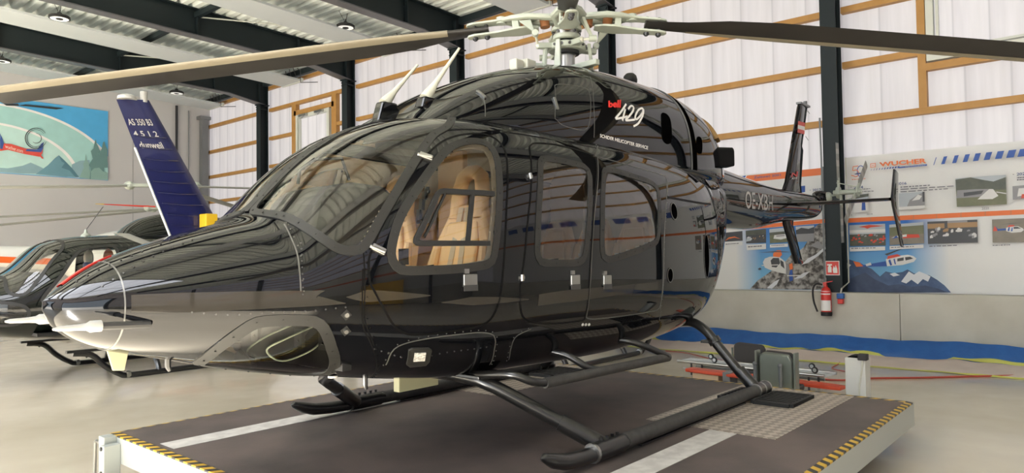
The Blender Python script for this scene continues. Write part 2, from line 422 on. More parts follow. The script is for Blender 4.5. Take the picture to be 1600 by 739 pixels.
mat('beam_steel', (0.010, 0.017, 0.020), 0.55, spec=0.3)
mat('flange_steel', (0.10, 0.10, 0.11), 0.4)
mat('deck_metal', (0.88, 0.93, 0.90), 0.85, spec=0.15)
mat('panel_white', (0.54, 0.58, 0.60), 0.5, noise=(2, 0.3, (0.57, 0.61, 0.63)))
mat('frame_white', (0.66, 0.68, 0.62), 0.4)
mat('pipe_dark', (0.02, 0.02, 0.022), 0.4)
mat('duct_grey', (0.20, 0.21, 0.22), 0.45, metal=0.3)
daylight_panel('polycarbonate_far', 1, WALL_GLOW)
daylight_panel('polycarbonate_near', 0, SIDE_GLOW, tint=(.88, .92, 1.08))
daylight_panel('polycarbonate_front', 1, FRONT_GLOW)
daylight_panel('rooflight_sheet', 1, ROOF_GLOW, 1.5, (.90, .98, 1.04))
daylight_panel('window_sheet', 1, WALL_GLOW*1.12, 0.5)

struct('floor', MB().box((-9.2, -11.2, -0.2), (13.8, 27.8, 0.0)), 'floor_epoxy')
# far wall: concrete foot, translucent sheets, with the seams of the shuttering
mb = MB()
for y0, y1 in ((-11, 2.82), (2.83, 6.9), (6.91, 12.0), (12.01, 17.0), (17.01, 22.0), (22.01, YM)): mb.box((13.02, y0, 0), (13.8, y1, 1.03))
struct('wall_back', mb, 'concrete')
mb = MB(); mb.box((13.5, -11, 1.03), (13.56, 27.46, 9.0))
struct('wall_back.001', mb, 'polycarbonate_far')
# timber rails and posts behind the columns
trim_i = [0]
def trim(mb, m, bevel=0.0):
    trim_i[0] += 1; return struct('trim_%d' % trim_i[0], mb, m, bevel=bevel)
segs = [-11]+COLS+[YM]
WIN_Y = (18.93, 21.22)
for i in range(len(segs)-1):
    y0, y1 = segs[i]+(0.13 if i else 0), segs[i+1]-(0.13 if i < len(segs)-2 else 0)
    mb = MB()
    for z in (3.06, 4.06, 5.05, 6.04, 7.05):
        if z < 3.5 and i < 3: continue                # behind the printed panels
        if i == 1 and z > 4.5:                        # the bay with the right-hand window
            mb.box((13.36, 2.52, z-.055), (13.49, y1, z+.055))
            if z < 5: pass
            continue
        if i == 5 and z < 6.5:
            mb.box((13.36, y0, z-.055), (13.49, WIN_Y[0]-.13, z+.055)); mb.box((13.36, WIN_Y[1]+.13, z-.055), (13.49, y1, z+.055)); continue
        mb.box((13.36, y0, z-.055), (13.49, y1, z+.055))
    trim(mb, 'timber')
# posts of the left window, of the bays further along
for y in WIN_Y: trim(MB().box((13.35, y-.13, 3.1), (13.49, y+.13, 7.0)), 'timber')
trim(MB().box((13.35, WIN_Y[0], 6.62), (13.49, WIN_Y[1], 6.78)), 'timber')
trim(MB().box((13.35, 2.40, 4.11), (13.49, 2.52, 7.9)), 'timber')
trim(MB().box((13.35, -0.6, 4.72), (13.49, 2.40, 4.84)), 'timber')
for y in (10.62, ): trim(MB().box((13.35, y-.06, 4.1), (13.49, y+.06, 5.0)), 'timber')
def window(n, y0, y1, z0, z1, fr=.11, closers=True):
    mb = MB()
    for lo, hi in (((13.3, y0, z0), (13.46, y0+fr, z1)), ((13.3, y1-fr, z0), (13.46, y1, z1)), ((13.3, y0+fr, z0), (13.46, y1-fr, z0+fr)), ((13.3, y0+fr, z1-fr), (13.46, y1-fr, z1))): mb.box(lo, hi)
    for lo, hi in (((13.33, y0+fr+.03, z0+fr+.03), (13.42, y0+fr+.07, z1-fr-.03)), ((13.33, y1-fr-.07, z0+fr+.03), (13.42, y1-fr-.03, z1-fr-.03)), ((13.33, y0+fr+.07, z0+fr+.03), (13.42, y1-fr-.07, z0+fr+.07))): mb.box(lo, hi)
    o = struct('window_%d' % n, mb, 'frame_white')
    mb = MB().box((13.44, y0+fr, z0+fr), (13.455, y1-fr, z1-fr)); g = mb.build('pane', 'window_sheet', o, False)
    if closers:
        for yc in (y0+.5, y1-.5):
            c = MB(); c.box((13.22, yc-.22, z1-.10), (13.30, yc+.22, z1-.02)); c.bar((13.24, yc-.2, z1-.06), (13.24, yc+.05, z1-.16), .03, .02); c.build('window_closer', 'steel', o, False)
window(1, 19.12, 21.03, 3.3, 6.6)
window(2, -0.5, 2.38, 4.86, 7.6, closers=False)

# columns and roof beams of dark steel
for y in COLS:
    mb = MB(); mb.box((13.03, y-.13, 1.03), (13.05, y+.13, 7.95)); mb.box((13.32, y-.13, 1.03), (13.34, y+.13, 7.95)); mb.box((13.05, y-.012, 1.03), (13.32, y+.012, 7.95))
    mb.box((12.98, y-.15, 7.2), (13.38, y+.15, 7.23)); mb.box((13.03, y-.15, 7.05), (13.33, y+.15, 7.08))
    for yy in (-.10, .10): mb.cyl((13.0, y+yy, 7.14), (13.03, y+yy, 7.14), .02, seg=6)
    trim(mb, 'beam_steel')
def zt(x): return 8.40-.026*x
def zb(x): return 7.70-.021*x
for y in COLS+[-5.5]:
    mb = MB(); xs = [-9, 11.9, 13.3]; z0 = [zb(-9), zb(11.9), 7.22]
    mb.prism([(xs[0], y-.01, z0[0]), (xs[1], y-.01, z0[1]), (xs[2], y-.01, z0[2]), (xs[2], y-.01, zt(xs[2])), (xs[0], y-.01, zt(xs[0]))], (0, .02, 0))
    mb.prism([(xs[0], y-.13, zt(xs[0])), (xs[2], y-.13, zt(xs[2])), (xs[2], y-.13, zt(xs[2])+.03), (xs[0], y-.13, zt(xs[0])+.03)], (0, .26, 0))
    for xr in (2.3, 5.4, 8.45, 11.4):
        mb.box((xr-.012, y-.12, zb(xr)+.02), (xr+.012, y+.12, zt(xr)-.01))
        for zz in (.12, .2): mb.cyl((xr-.05, y-.03, zt(xr)-zz), (xr-.05, y+.03, zt(xr)-zz), .018, seg=6)
    mb.cur = 1
    for a in (0, 1):
        mb.prism([(xs[a], y-.15, z0[a]), (xs[a+1], y-.15, z0[a+1]), (xs[a+1], y-.15, z0[a+1]-.03), (xs[a], y-.15, z0[a]-.03)], (0, .30, 0))
    trim(mb, ['beam_steel', 'flange_steel'])
# tie members from beam to beam, eaves beam at the wall, wind braces
ys = [-11]+[-5.5]+COLS+[YM]
for xr in (2.3, 8.45):
    mb = MB()
    for a, b in zip(ys[:-1], ys[1:]): mb.box((xr-.06, a+.02, zt(xr)-.20), (xr+.06, b-.02, zt(xr)-.06))
    trim(mb, 'beam_steel')
mb = MB()
for a, b in zip(ys[:-1], ys[1:]): mb.box((13.12, a+.14, 7.86), (13.26, b-.14, 8.04))
trim(mb, 'beam_steel')
mb = MB(); mb.box((13.36, -11, 7.80), (13.49, YM, 7.90)); trim(mb, 'timber')
mb = MB()
for y in COLS[1:]:
    mb.cyl((8.55, y-.05, zt(8.5)-.15), (10.6, y-.9, zt(10.6)-.02), .018, seg=6)
trim(mb, 'frame_white')
# ribbed deck: trapezoid ribs running along y
def deck():
    xs = np.arange(-9.2, 13.8, 0.30); prof = []
    for x in xs: prof += [(x, .12), (x+.09, .12), (x+.125, 0.0), (x+.265, 0.0)]
    pts = [(x, 8.44-.026*x+z) for x, z in prof]; n = len(pts)
    vs = [(x, -11.2, z) for x, z in pts]+[(x, 27.6, z) for x, z in pts]+[(x, -11.2, z+.25) for x, z in pts]+[(x, 27.6, z+.25) for x, z in pts]
    fs = [(i, i+1, i+1+n, i+n) for i in range(n-1)]+[(i+2*n, i+3*n, i+1+3*n, i+1+2*n) for i in range(n-1)]
    return MB().add(vs, fs)
struct('ceiling', deck(), 'deck_metal')
# wide rooflight over the front of the hall
RX0, RX1, RY0, RY1 = -7.8, -2.7, -2.6, 16.0
o = struct('window_3', MB().prism([(RX0, RY0, zt(RX0)-.01), (RX1, RY0, zt(RX1)-.01), (RX1, RY0, zt(RX1)+.02), (RX0, RY0, zt(RX0)+.02)], (0, RY1-RY0, 0)), 'rooflight_sheet')
mb = MB()
for xx in (RX0-.05, (RX0+RX1)/2, RX1+.05): mb.box((xx-.05, RY0-.05, zt(xx)-.06), (xx+.05, RY1+.05, zt(xx)+.04))
mb.build('window_frame', 'frame_white', o, False)
# mural wall with the corner, wall behind the camera, wall on the near side
struct('wall_left', MB().box((-9.2, YM, 0), (13.8, 27.8, 9.2)), 'wall_plaster')
mb = MB()
for x in (1.0, 6.0, 10.6): mb.box((x, YM-.004, 0), (x+.012, YM, 8.2))
trim(mb, 'duct_grey')
DOORS, DZ = [(-3.8, 6.2), (10.2, 23.0)], 5.5       # open door behind the camera; second opening added to light mural wall and ceiling
GAPS = [(-11.2, -4.0), (6.4, 10.0), (23.2, 27.6)]
mb = MB()
for a, b in GAPS: mb.box((-9.2, a, 0), (-9.0, b, 1.05))
struct('wall_front', mb, 'concrete')
mb = MB(); mb.box((-9.2, -11.2, DZ+.2), (-9.1, 27.6, 9.2))
for a, b in GAPS: mb.box((-9.2, a, 1.05), (-9.1, b, DZ+.2))
struct('wall_front.001', mb, 'polycarbonate_front')
for k, (a, b) in enumerate(DOORS):  # the second frame surrounds the opening added for light
    mb = MB(); mb.box((-9.22, a-.2, 0), (-8.95, a, DZ+.2)); mb.box((-9.22, b, 0), (-8.95, b+.2, DZ+.2)); mb.box((-9.22, a, DZ), (-8.95, b, DZ+.2)); struct('door_%d' % (k+1), mb, 'beam_steel')
mb = MB()
for z in (2.1, 3.1, 4.1, 5.1):
    for a, b in GAPS: mb.box((-9.1, max(a, -11), z-.06), (-8.98, min(b, 27.4), z+.06))
for z in (6.1, 7.1, 8.1): mb.box((-9.1, -11, z-.06), (-8.98, 27.4, z+.06))
trim(mb, 'timber')
mat('apron', (0.42, 0.40, 0.36), 0.85, noise=(.8, .3, (0.48, 0.46, 0.42)))
struct('floor.001', MB().box((-60, -40, -0.25), (-9.2, 60, -0.02)), 'apron')
mb = MB(); mb.box((-9.2, -11.2, 0), (13.8, -10.9, 1.05)); struct('wall_right', mb, 'concrete')
mb = MB(); mb.box((-9.2, -11.2, 1.05), (13.8, -10.95, 3.3)); struct('wall_right.001', mb, 'paint_white')
mb = MB(); mb.box((-9.2, -11.1, 3.3), (13.8, -11.0, 9.2)); struct('wall_right.002', mb, 'polycarbonate_near')
mb = MB(); mb.box((-9.0, -10.95, 2.2), (13.4, -10.93, 2.38)); trim(mb, 'paint_orange')
mb = MB()
for z in (3.35, 4.4, 5.4, 6.4, 7.4): mb.box((-9.0, -11.0, z-.06), (13.4, -10.88, z+.06))
trim(mb, 'timber')
mb = MB()
for x in (-6, -1.3, 3.4, 8.1): mb.box((x-.13, -10.9, 0), (x+.13, -10.6, 8.1))
trim(mb, 'beam_steel')

# ------------------------------------------------------------------ radiant heating panels under the deck
def heat_panel(y, wd, label):
    x0, x1 = -8.5, 13.12
    def z(x): return 7.90-.033*(x-4.84)
    root = thing('ceiling_heating_panel', label, 'heating panel', (x0, y, z(x0)), group='heating panels under the roof')
    global ORG; ORG = np.array((x0, y, z(x0)))
    mb = MB(); mb.prism([(x0, y-wd/2, z(x0)), (x1, y-wd/2, z(x1)), (x1, y-wd/2, z(x1)+.06), (x0, y-wd/2, z(x0)+.06)], (0, wd, 0)); mb.build('panel', 'panel_white', root, False)
    mb = MB(); mb.box((x1-.03, y-wd/2-.03, z(x1)-.015), (x1+.05, y+wd/2+.03, z(x1)+.10)); mb.build('end_cap', 'frame_white', root, False)
    mb = MB()
    for k in range(3): mb.cyl((x1, y-.3+k*.3, z(x1)+.1), (x1-.15+k*.05, y-.3+k*.3, zt(x1)+.05), .012, seg=6)
    mb.tube([(x1-.2, y-wd/2-.05, 8.0), (x1-.2, y-wd/2-.25, 7.9), (x1-.2, y-wd/2-.25, 7.5), (x1+.15, y-wd/2-.7, 7.5)], .014, 6)
    mb.build('hanger', 'steel_dark', root)
    ORG = np.zeros(3)
heat_panel(26.25, 1.15, 'long white heating panel along the mural wall under the roof')
heat_panel(20.95, 1.15, 'long white heating panel beside the second dark roof beam')
heat_panel(15.68, 0.98, 'white heating panel beside the hanging lamp that is nearest the rotor hub')
heat_panel(10.55, 1.0, 'white heating panel whose end shows directly above the rotor hub')

# the same panels further along the roof, met in the reflections
for y in (5.3, 0.1, -5.1):
    mb = MB(); z = lambda x: 7.90-.033*(x-4.84)
    mb.prism([(-2.0, y-.5, z(-2)), (13.1, y-.5, z(13.1)), (13.1, y-.5, z(13.1)+.06), (-2.0, y-.5, z(-2)+.06)], (0, 1.0, 0)); trim(mb, 'panel_white')
# ------------------------------------------------------------------ high-bay lamps
def bay_lamp(x, y, z, label):
    root = thing('hanging_lamp', label, 'lamp', (x, y, z), group='round high-bay lamps'); global ORG; ORG = np.zeros(3)
    MB().lathe([(.10, .07), (.20, .055), (.235, .03), (.235, -.02), (.205, -.03), (.20, -.01), (.02, -.01)]).build('lamp_housing', 'rubber', root)
    MB().lathe([(.20, -.012), (.20, -.026), (.085, -.026), (.085, -.012)]).build('diffuser', 'lamp_glow', root)
    MB().lathe([(.08, -.012), (.08, -.035), (.03, -.045), (.001, -.045)]).build('sensor_cap', 'rubber', root)
    top = zt(x)-z
    mb = MB().lathe([(.05, .13), (.07, .07)]); mb.tube([(0, 0, .12), (.02, .02, .2)], .015, 6); mb.cyl((0, 0, .1), (0.06, 0, top), .008, seg=6); mb.cyl((0, 0, .1), (-.2, 0, top), .006, seg=6)
    mb.build('hanger', 'pipe_dark', root)
mat('lamp_glow', (0.8, 0.8, 0.78), 0.4, emit=((1, .98, .93), 0.55))
for (px, z, lb) in (((540, 42), 7.75, 'round high-bay lamp hanging nearest to the main rotor hub'), ((93, 28), 7.75, 'round high-bay lamp hanging above the long white panel beside the second dark roof beam'),
                    ((276, 145), 7.70, 'round high-bay lamp hanging above the blue tail fin'), ((3, 95), 7.75, 'round high-bay lamp above the mural, cut off by the frame')):
    p = hit(px[0], px[1], 2, z); bay_lamp(p[0], p[1], p[2], lb)

# ------------------------------------------------------------------ mural
def wall_quad(px, d): return [hit(x, y, 1, YM-d) for x, y in px]
def mural():
    yb = YM-.04
    p = [(1.5, 4.68), (9.74, 4.67), (9.74, 7.15), (1.5, 7.15)]
    root = thing('wall_mural', 'blue painted mural with a flying helicopter, fir trees and mountains', 'mural', (9.74, YM, 4.67))
    global ORG; ORG = np.array((9.74, YM, 4.67))
    MB().prism([(a, YM-.005, b) for a, b in p], (0, -.035, 0)).build('board', 'mural_sky', root, False)
    lay = [0.042]
    def shape(name, pts, m, px=True):
        lay[0] += .003
        q = [hit(x, y, 1, YM-lay[0]) for x, y in pts] if px else [(a, YM-lay[0], b) for a, b in pts]
        mb = MB(); n = len(q); mb.add(q, [tuple(range(n))]); return mb.build(name, m, root, False)
    # pale disc rings round the sun; centre lower left
    def arc(cx, cz, r, a0=0, a1=180, n=60):
        return [(max(1.5, min(9.74, cx+r*cos(R_(a)))), max(4.69, min(7.14, cz+r*.62*sin(R_(a))))) for a in np.linspace(a0, a1, n)]
    shape('pale_ring', arc(6.4, 4.69, 3.62)+[(2.8, 4.69), (9.7, 4.69)][::1], 'mural_white', False)
    shape('pale_ring', arc(6.4, 4.69, 3.50), 'mural_teal', False)
    shape('pale_ring', arc(6.2, 4.69, 2.62), 'mural_white', False)
    shape('pale_ring', arc(6.2, 4.69, 2.50), 'mural_teal_light', False)
    shape('mountain', [(0, 262), (12, 263), (35, 259), (48, 254), (66, 262), (80, 272), (30, 271), (0, 269)], 'mural_slate_light')
    shape('mountain', [(112, 257), (125, 251), (140, 250), (140, 278), (112, 275)], 'mural_slate_light')
    shape('mountain', [(56, 272), (75, 258), (86, 247), (92, 242.5), (100, 250), (112, 262), (124, 277), (100, 276)], 'mural_slate')
    shape('mountain_ridge', [(92, 243), (96, 252), (101, 255), (96, 262), (108, 266), (118, 277), (124, 277), (112, 262), (100, 250)], 'mural_slate_dark')
    shape('fir_tree', [(124, 278), (129, 266), (131, 262), (130, 256), (133, 250), (134, 240), (136, 250), (140, 258), (139, 263), (143, 272), (143, 280)], 'mural_fir_light')
    shape('fir_tree', [(140, 280), (142, 262), (139, 258), (145, 248), (142, 236), (146, 232), (148, 222), (149.5, 217), (151, 224), (154, 230), (156, 236), (154, 240), (160, 250), (163, 262), (163, 281)], 'mural_fir')
    shape('fir_tree', [(155, 240), (159, 232), (161, 222), (163, 221), (165, 228), (168, 234), (168, 262), (160, 262)], 'mural_fir')
    shape('bush', [(142, 280), (142, 268), (147, 263), (155, 262), (161, 268), (168, 270), (168, 281.5)], 'mural_fir_light')
    # the flying machine of the mural: boom, fin, belly line, swirl of the tail rotor
    shape('painted_tail_boom', [(0, 224), (6, 224), (18, 225), (40, 232), (58, 233.5), (68, 222), (66, 240), (62, 245), (40, 241), (12, 234), (0, 236)], 'mural_red')
    shape('painted_tail_fin', [(58, 233.5), (64, 225), (68, 222), (67, 232), (64, 238), (40, 236), (42, 233)], 'mural_blue')
    shape('painted_cabin', [(0, 208), (3, 215), (6, 224), (4, 233), (0, 232)], 'mural_blue')
    shape('painted_landing_skid', [(62, 240), (68, 247.5), (66, 248), (60, 242)], 'mural_red')
    for r, w_ in ((17, 1.6), (14.5, 1.0), (8, 1.2)):
        pts = []; a0, a1 = (20, 330) if r > 10 else (-90, 130)
        lay[0] += .003; mb = MB(); n = 40
        for k in range(n+1):
            a = R_(a0+(a1-a0)*k/n); ww = w_*(.4+.6*sin(pi*k/n))
            pts.append((56.5+(r+ww)*.95*cos(a), 216+(r+ww)*.9*sin(a), 56.5+r*.95*cos(a), 216+r*.9*sin(a)))
        vs = []; 
        for q in pts: vs += [hit(q[0], q[1], 1, YM-lay[0]), hit(q[2], q[3], 1, YM-lay[0])]
        mb.add(vs, [(2*k, 2*k+1, 2*k+3, 2*k+2) for k in range(n)]); mb.build('painted_rotor_swirl', 'mural_black', root, False)
    shape('painted_rotor_blade', [(5, 162), (28, 162), (30, 165), (40, 163), (100, 169), (88, 171), (70, 169), (40, 166), (10, 165)], 'mural_black')
    v, f = letters('wucher.com', bold=.01); lay[0] += .003
    q = [hit(x, y, 1, YM-lay[0]) for x, y in ((8, 225.5), (36, 233.5), (36, 239), (8, 231))]
    MB().add(bil(q, v), f).build('lettering', 'mural_pink', root, False)
    ORG = np.zeros(3)
for n_, c_ in dict(mural_sky=(.055, .28, .55), mural_white=(.55, .66, .68), mural_teal=(.24, .44, .46), mural_teal_light=(.33, .51, .52), mural_slate=(.10, .22, .29), mural_slate_light=(.17, .29, .35),
                   mural_slate_dark=(.06, .15, .20), mural_fir=(.085, .175, .185), mural_fir_light=(.16, .28, .275), mural_red=(.45, .06, .05), mural_blue=(.03, .07, .25), mural_black=(.02, .025, .03), mural_pink=(.65, .45, .42)).items():
    c_ = tuple(min(.9, k*(1.65, 1.55, 1.45)[i]) for i, k in enumerate(c_)); mat(n_, c_, 0.6, noise=(3, .3, tuple(min(1, k*1.12+.004) for k in c_)))
mural()
# pipes in the corner
tag(MB().cyl((12.15, YM-.08, 2.2), (12.15, YM-.08, 7.72), .045, seg=10).build('drainpipe', 'pipe_dark'), 'thin black pipe up the mural wall below the hanging lamp', 'pipe')
tag(MB().cyl((12.62, YM-.06, 0), (12.62, YM-.06, 7.6), .02, seg=8).build('conduit', 'duct_grey'), 'thin grey conduit between the black pipe and the corner duct', 'pipe')
mb = MB(); mb.box((13.05, YM-.30, 1.03), (13.30, YM-.05, 7.3)); mb.box((12.95, YM-.34, 7.3), (13.38, YM-.02, 7.42))
tag(mb.build('corner_duct', 'duct_grey', None, False), 'grey square duct in the corner where the timber rails end', 'duct')

# ================================================================== THE BLACK HELICOPTER ON THE PLATFORM
YC, PZ = 3.83, 0.40
HELI = (5.25, YC, PZ)
heli = thing('helicopter', 'glossy black helicopter with tan cockpit seats standing on the low dark platform', 'helicopter', HELI)
ORG = np.array(HELI)
XK = np.array([1.08,1.13,1.3,1.6,1.85,2.06,2.15,2.4,2.8,3.3,4.0,5.0,6.0,6.6,7.1,7.5,7.8])
pod = Loft(XK, [1.541,1.586,1.709,1.83,1.905,1.965,2.05,2.307,2.57,2.70,2.74,2.745,2.755,2.753,2.748,2.711,2.642],
           [1.497,1.41,1.299,1.217,1.143,1.092,1.073,1.032,.963,.902,.88,.86,.91,.98,1.223,1.62,2.116],
           [.004,.125,.281,.465,.568,.642,.672,.75,.853,.897,.92,.935,.87,.777,.632,.501,.381],
           [1.515,1.51,1.51,1.5,1.5,1.5,1.5,1.5,1.5,1.55,1.6,1.6,1.6,1.65,1.8,2.05,2.3],
           [2,2,2.2,2.3,2.4,2.5,2.52,2.6,2.9,3.4,3.5,3.5,3.5,3.2,2.6,2.2,2.2], [2,2,2.1,2.2,2.3,2.4,2.42,2.5,2.6,2.8,2.8,2.8,2.8,2.6,2.4,2.2,2.2], y0=YC,
           fair=lambda g, i: np.clip(.22*(g-1.08), .002, .16)*(np.clip(np.abs(g-2.1)/.5, .12, 1) if i == 0 else 1)*np.clip((7.8-g)*.5, .02, 1))
cowl = Loft([2.7,3.0,3.2,3.4,3.8,4.3,5.0,5.6,6.2,6.8,7.2,7.5,7.7], [2.47,2.61,2.73,2.866,3.061,3.241,3.393,3.417,3.415,3.346,3.175,3.006,2.847], [2.40]*13,
            [.31,.462,.52,.565,.643,.692,.716,.73,.741,.715,.62,.486,.373], [2.45]+[2.55]*12, [2.6]*13, [2.6]*13, y0=YC, fair=lambda g, i: np.clip(.3*np.minimum(g-2.7, 7.7-g), .004, .14))
boom = Loft([6.8,7.8,9,10.5,11.8,12.1], [2.79,2.80,2.729,2.662,2.66,2.60], [2.095,2.044,2.042,2.187,2.277,2.345], [.392,.353,.286,.222,.175,.11],
            [2.45,2.42,2.42,2.45,2.48,2.48], [2.3]*6, [2.3]*6, y0=YC)

# ---- outlines on the body, traced where they run
def poly(px, loft=pod, step=.03): return spline(loft.trace(px), step, loft)
def inner_edge(xs, ys): return [(x, float(pod.phi(np.array([x, YC+y, 9.0])))) for x, y in zip(xs, ys)]
def phi_at(x, y):                       # phi of the upper surface at lateral offset y
    ph = np.linspace(.05, pi-.05, 2000); q = pod.P(np.full(2000, x), ph); return float(ph[np.argmin(np.abs(q[:, 1]-YC-y))])
ws = [tuple(p) for p in pod.trace([(447.4,335.2),(481.5,352.3),(510.7,371.7),(535.1,385.4),(559.4,385.4),(571.6,371.7),(593.5,332.8),(622.8,284.1),(647.1,245.1),(671.5,211),(697,194)])]
ws += [(3.32, phi_at(3.32, -.42)), (3.29, phi_at(3.29, -.33)), (3.20, phi_at(3.20, -.20)), (3.08, phi_at(3.08, -.10)), (2.9, phi_at(2.9, -.062)), (2.6, phi_at(2.6, -.06)), (2.3, phi_at(2.3, -.06)), (2.13, phi_at(2.13, -.062)), (2.105, phi_at(2.105, -.2))]
WS = spline(ws, .03, pod)
DW = poly([(615.9,396.7),(620.3,369.6),(629.4,342.5),(644.6,315.4),(671.7,274.8),(695.4,244.3),(709,232.5),(722.5,226.7),(746.2,224),(763.1,230.1),(772.6,247.7),(776.7,281.6),(775,342.5),(769.9,389.9),(763.1,406.8),(729.3,413.6),(678.5,417),(634.5,417.6),(621.6,411.9)])
W2 = poly([(850.4,251.6),(860.6,251.6),(901.1,259.8),(913.3,263.8),(918.6,272.7),(919.4,301.1),(916.6,362),(911.7,396.5),(903.2,405.8),(880.9,407),(852.5,406.6),(843.5,400.5),(842.3,378.2),(844.7,321.4),(846.8,268.7),(847.6,256.5)])
W3 = poly([(945.8,272.7),(949.8,269.5),(960,269.5),(990.4,278.8),(1014.7,286.9),(1024.9,295.1),(1027.7,307.2),(1028.9,341.7),(1026.1,370.1),(1018.8,378.2),(994.4,388.4),(957.9,400.5),(947.8,400.5),(943.7,394.4),(942.9,362),(943.7,309.2)])
CH = poly([(318,569),(333,556),(360,536),(392,515),(412,508),(450,506),(484,507),(497,512),(505,525),(512,545),(517,562),(514,577),(503,583),(470,584),(420,580),(360,574)])
D1 = poly([(582,388),(576,411),(578.6,442),(591.4,468),(612,504),(630,519.3),(650.5,523),(694,519),(745.7,510),(766,499),(778,475.6),(785.8,426.8),(791,334),(793,272.5),(789.4,236.6),(776.5,218.6),(756,209.8),(720,210.8),(684,226.3),(642.8,272.5),(601.7,344.5)])
D2 = poly([(828,236.6),(829.5,228),(837,223.8),(874,227.3),(920,240),(931,248),(929.5,300),(927,340),(921.5,426.8),(915,492),(911,500),(874,505),(843.3,505),(821.7,499.8),(813.5,483.3),(813,447.4),(820,396),(825.8,334)])
D3 = poly([(934,250),(941,247),(985,259),(1030,272),(1041.3,280),(1040,330),(1037.7,385.7),(1033.6,468),(1028,483),(1015,487),(992,491),(945,497),(920,498),(917,490),(922.5,440),(928.5,340)])
seamX = lambda x, a, b, n=40: np.stack([np.full(n, x), np.linspace(a, b, n)], -1)

# ---- skin dealt out to nose, doors, panes and the rest
xs = np.concatenate([1.08+.22*np.linspace(0, 1, 18)**2, np.arange(1.32, 7.801, .02)])
sh = Shell(pod, xs, 260)
for c, n in ((WS, 'ws'), (D1, 'd1'), (D2, 'd2'), (D3, 'd3')):
    sh.mark(c, n+'p'); sh.mark(mirror(c), n+'s')
for c, n in ((DW, 'dw'), (W2, 'w2'), (W3, 'w3'), (CH, 'ch')):
    sh.mark(c, n+'p'); sh.mark(mirror(c), n+'s')
sh.lab[(sh.FX < 1.33) & (sh.lab == 'skin')] = 'nose'
fus = sh.build('skin', 'fuselage', 'paint_black', heli)
sh.build('nose', 'nose_cone', 'paint_black', heli, caps=True)
def frame(c, parent, win, wout, off=.006, m='frame_grey', name='window_frame', every=4, loft=pod):
    p = loft.P(c[:, 0], c[:, 1]); nn = loft.N(c[:, 0], c[:, 1]); t = np.roll(p, -1, 0)-np.roll(p, 1, 0); b = np.cross(nn, t)
    sgn = float(np.sum(b*(p.mean(0)-p)))            # > 0: b points inwards
    wl, wr = (wout, win) if sgn > 0 else (win, wout)
    mb = MB(); ribbon(mb, loft, c, wl, wr, off)
    if every:
        k = np.array(mb.v).reshape(len(c), 5, 3)[:, 2]
        rivets(mb, k+nn*.001, nn, every)
    return mb.build(name, m, parent)
def seam(c, parent, wd=.004, off=.0015, m='seal_black', name='panel_seam', closed=True, loft=pod):
    mb = MB(); ribbon(mb, loft, c, wd, wd, off, closed); return mb.build(name, m, parent)
parts = {}
for side, mir, sfx in (('port', lambda c: c, 'p'), ('starboard', mirror, 's')):
    g = sh.build('ws'+sfx, 'windshield', 'acrylic_clear', heli); frame(mir(WS), g, .008, .044, .007, name='windshield_frame')
    d = sh.build('d1'+sfx, 'cockpit_door', 'paint_black', heli); parts['d1'+sfx] = d
    sh.build('dw'+sfx, 'window_pane', 'acrylic_clear', d); frame(mir(DW), d, .008, .044)
    seam(mir(D1), d, .006, .003, name='door_seal')
    mb = MB(); ribbon(mb, pod, mir(DW), .001, .001, -.002, base=-.055); mb.build('window_reveal', 'lining_cream', d)
    d = sh.build('d2'+sfx, 'passenger_door', 'paint_black', heli); parts['d2'+sfx] = d
    sh.build('w2'+sfx, 'window_pane', 'acrylic_tint', d); frame(mir(W2), d, .008, .042); seam(mir(D2), d, .006, .003, name='door_seal')
    d = sh.build('d3'+sfx, 'sliding_door', 'paint_black', heli); parts['d3'+sfx] = d
    sh.build('w3'+sfx, 'window_pane', 'acrylic_tint', d); frame(mir(W3), d, .008, .042); seam(mir(D3), d, .004, .002, name='door_seal', m='seam_grey')
    g = sh.build('ch'+sfx, 'chin_window', 'acrylic_chin', heli); frame(mir(CH), g, .010, .050, .007)
# centre post between the two windshields, panel seams with their rivets
cx = np.linspace(2.10, 3.05, 30); mb = MB(); ribbon(mb, pod, np.stack([cx, np.full(30, pi/2)], -1), .022, .022, .008, closed=False); mb.build('center_post', 'frame_grey', heli)
seam(seamX(1.33, -pi/2, 1.5*pi, 90), fus, .0035, .0015, 'seam_grey', closed=False)
for px, m in (([(444, 350), (455, 372), (464, 395), (468, 425), (470, 455)], 'seam_grey'), ([(568, 394), (570, 440), (570, 500), (584, 540)], 'seal_black'), ([(567, 420), (566, 470), (567, 505), (577, 532), (578, 590)], 'seal_black'),
              ([(1041, 280), (1040, 330), (1037, 385), (1033, 470), (1030, 500)], 'seam_grey'), ([(930, 246), (932, 236), (934, 228)], 'seam_grey'),
              ([(603, 570), (612, 550), (632, 537), (680, 527), (740, 520), (768, 522), (774, 532), (772, 548), (765, 570)], 'seam_grey'), ([(795, 562), (798, 545), (806, 526), (830, 514)], 'seam_grey')):
    c = spline(pod.trace(px), .03, pod, closed=False); mb = MB(); p, nn = ribbon(mb, pod, c, .0035, .0035, .0018, closed=False); rivets(mb, p+np.cross(nn, np.gradient(p, axis=0))*.5, nn, 2, .004, .003); mb.build('panel_seam', m, fus)
# belly chine rivet lines
mb = MB()
for px in ([(300, 488), (360, 492), (420, 488), (480, 486), (540, 480)], [(585, 545), (640, 560), (700, 550), (760, 542)], [(470, 380), (472, 420), (473, 460)], [(120, 440), (200, 402), (265, 376)], [(160, 447), (230, 405), (300, 375)]):
    c = spline(pod.trace(px), .05, pod, closed=False); rivets(mb, pod.P(c[:, 0], c[:, 1]), pod.N(c[:, 0], c[:, 1]), 1, .005, .004)
mb.build('rivet_row', 'steel_dark', fus)
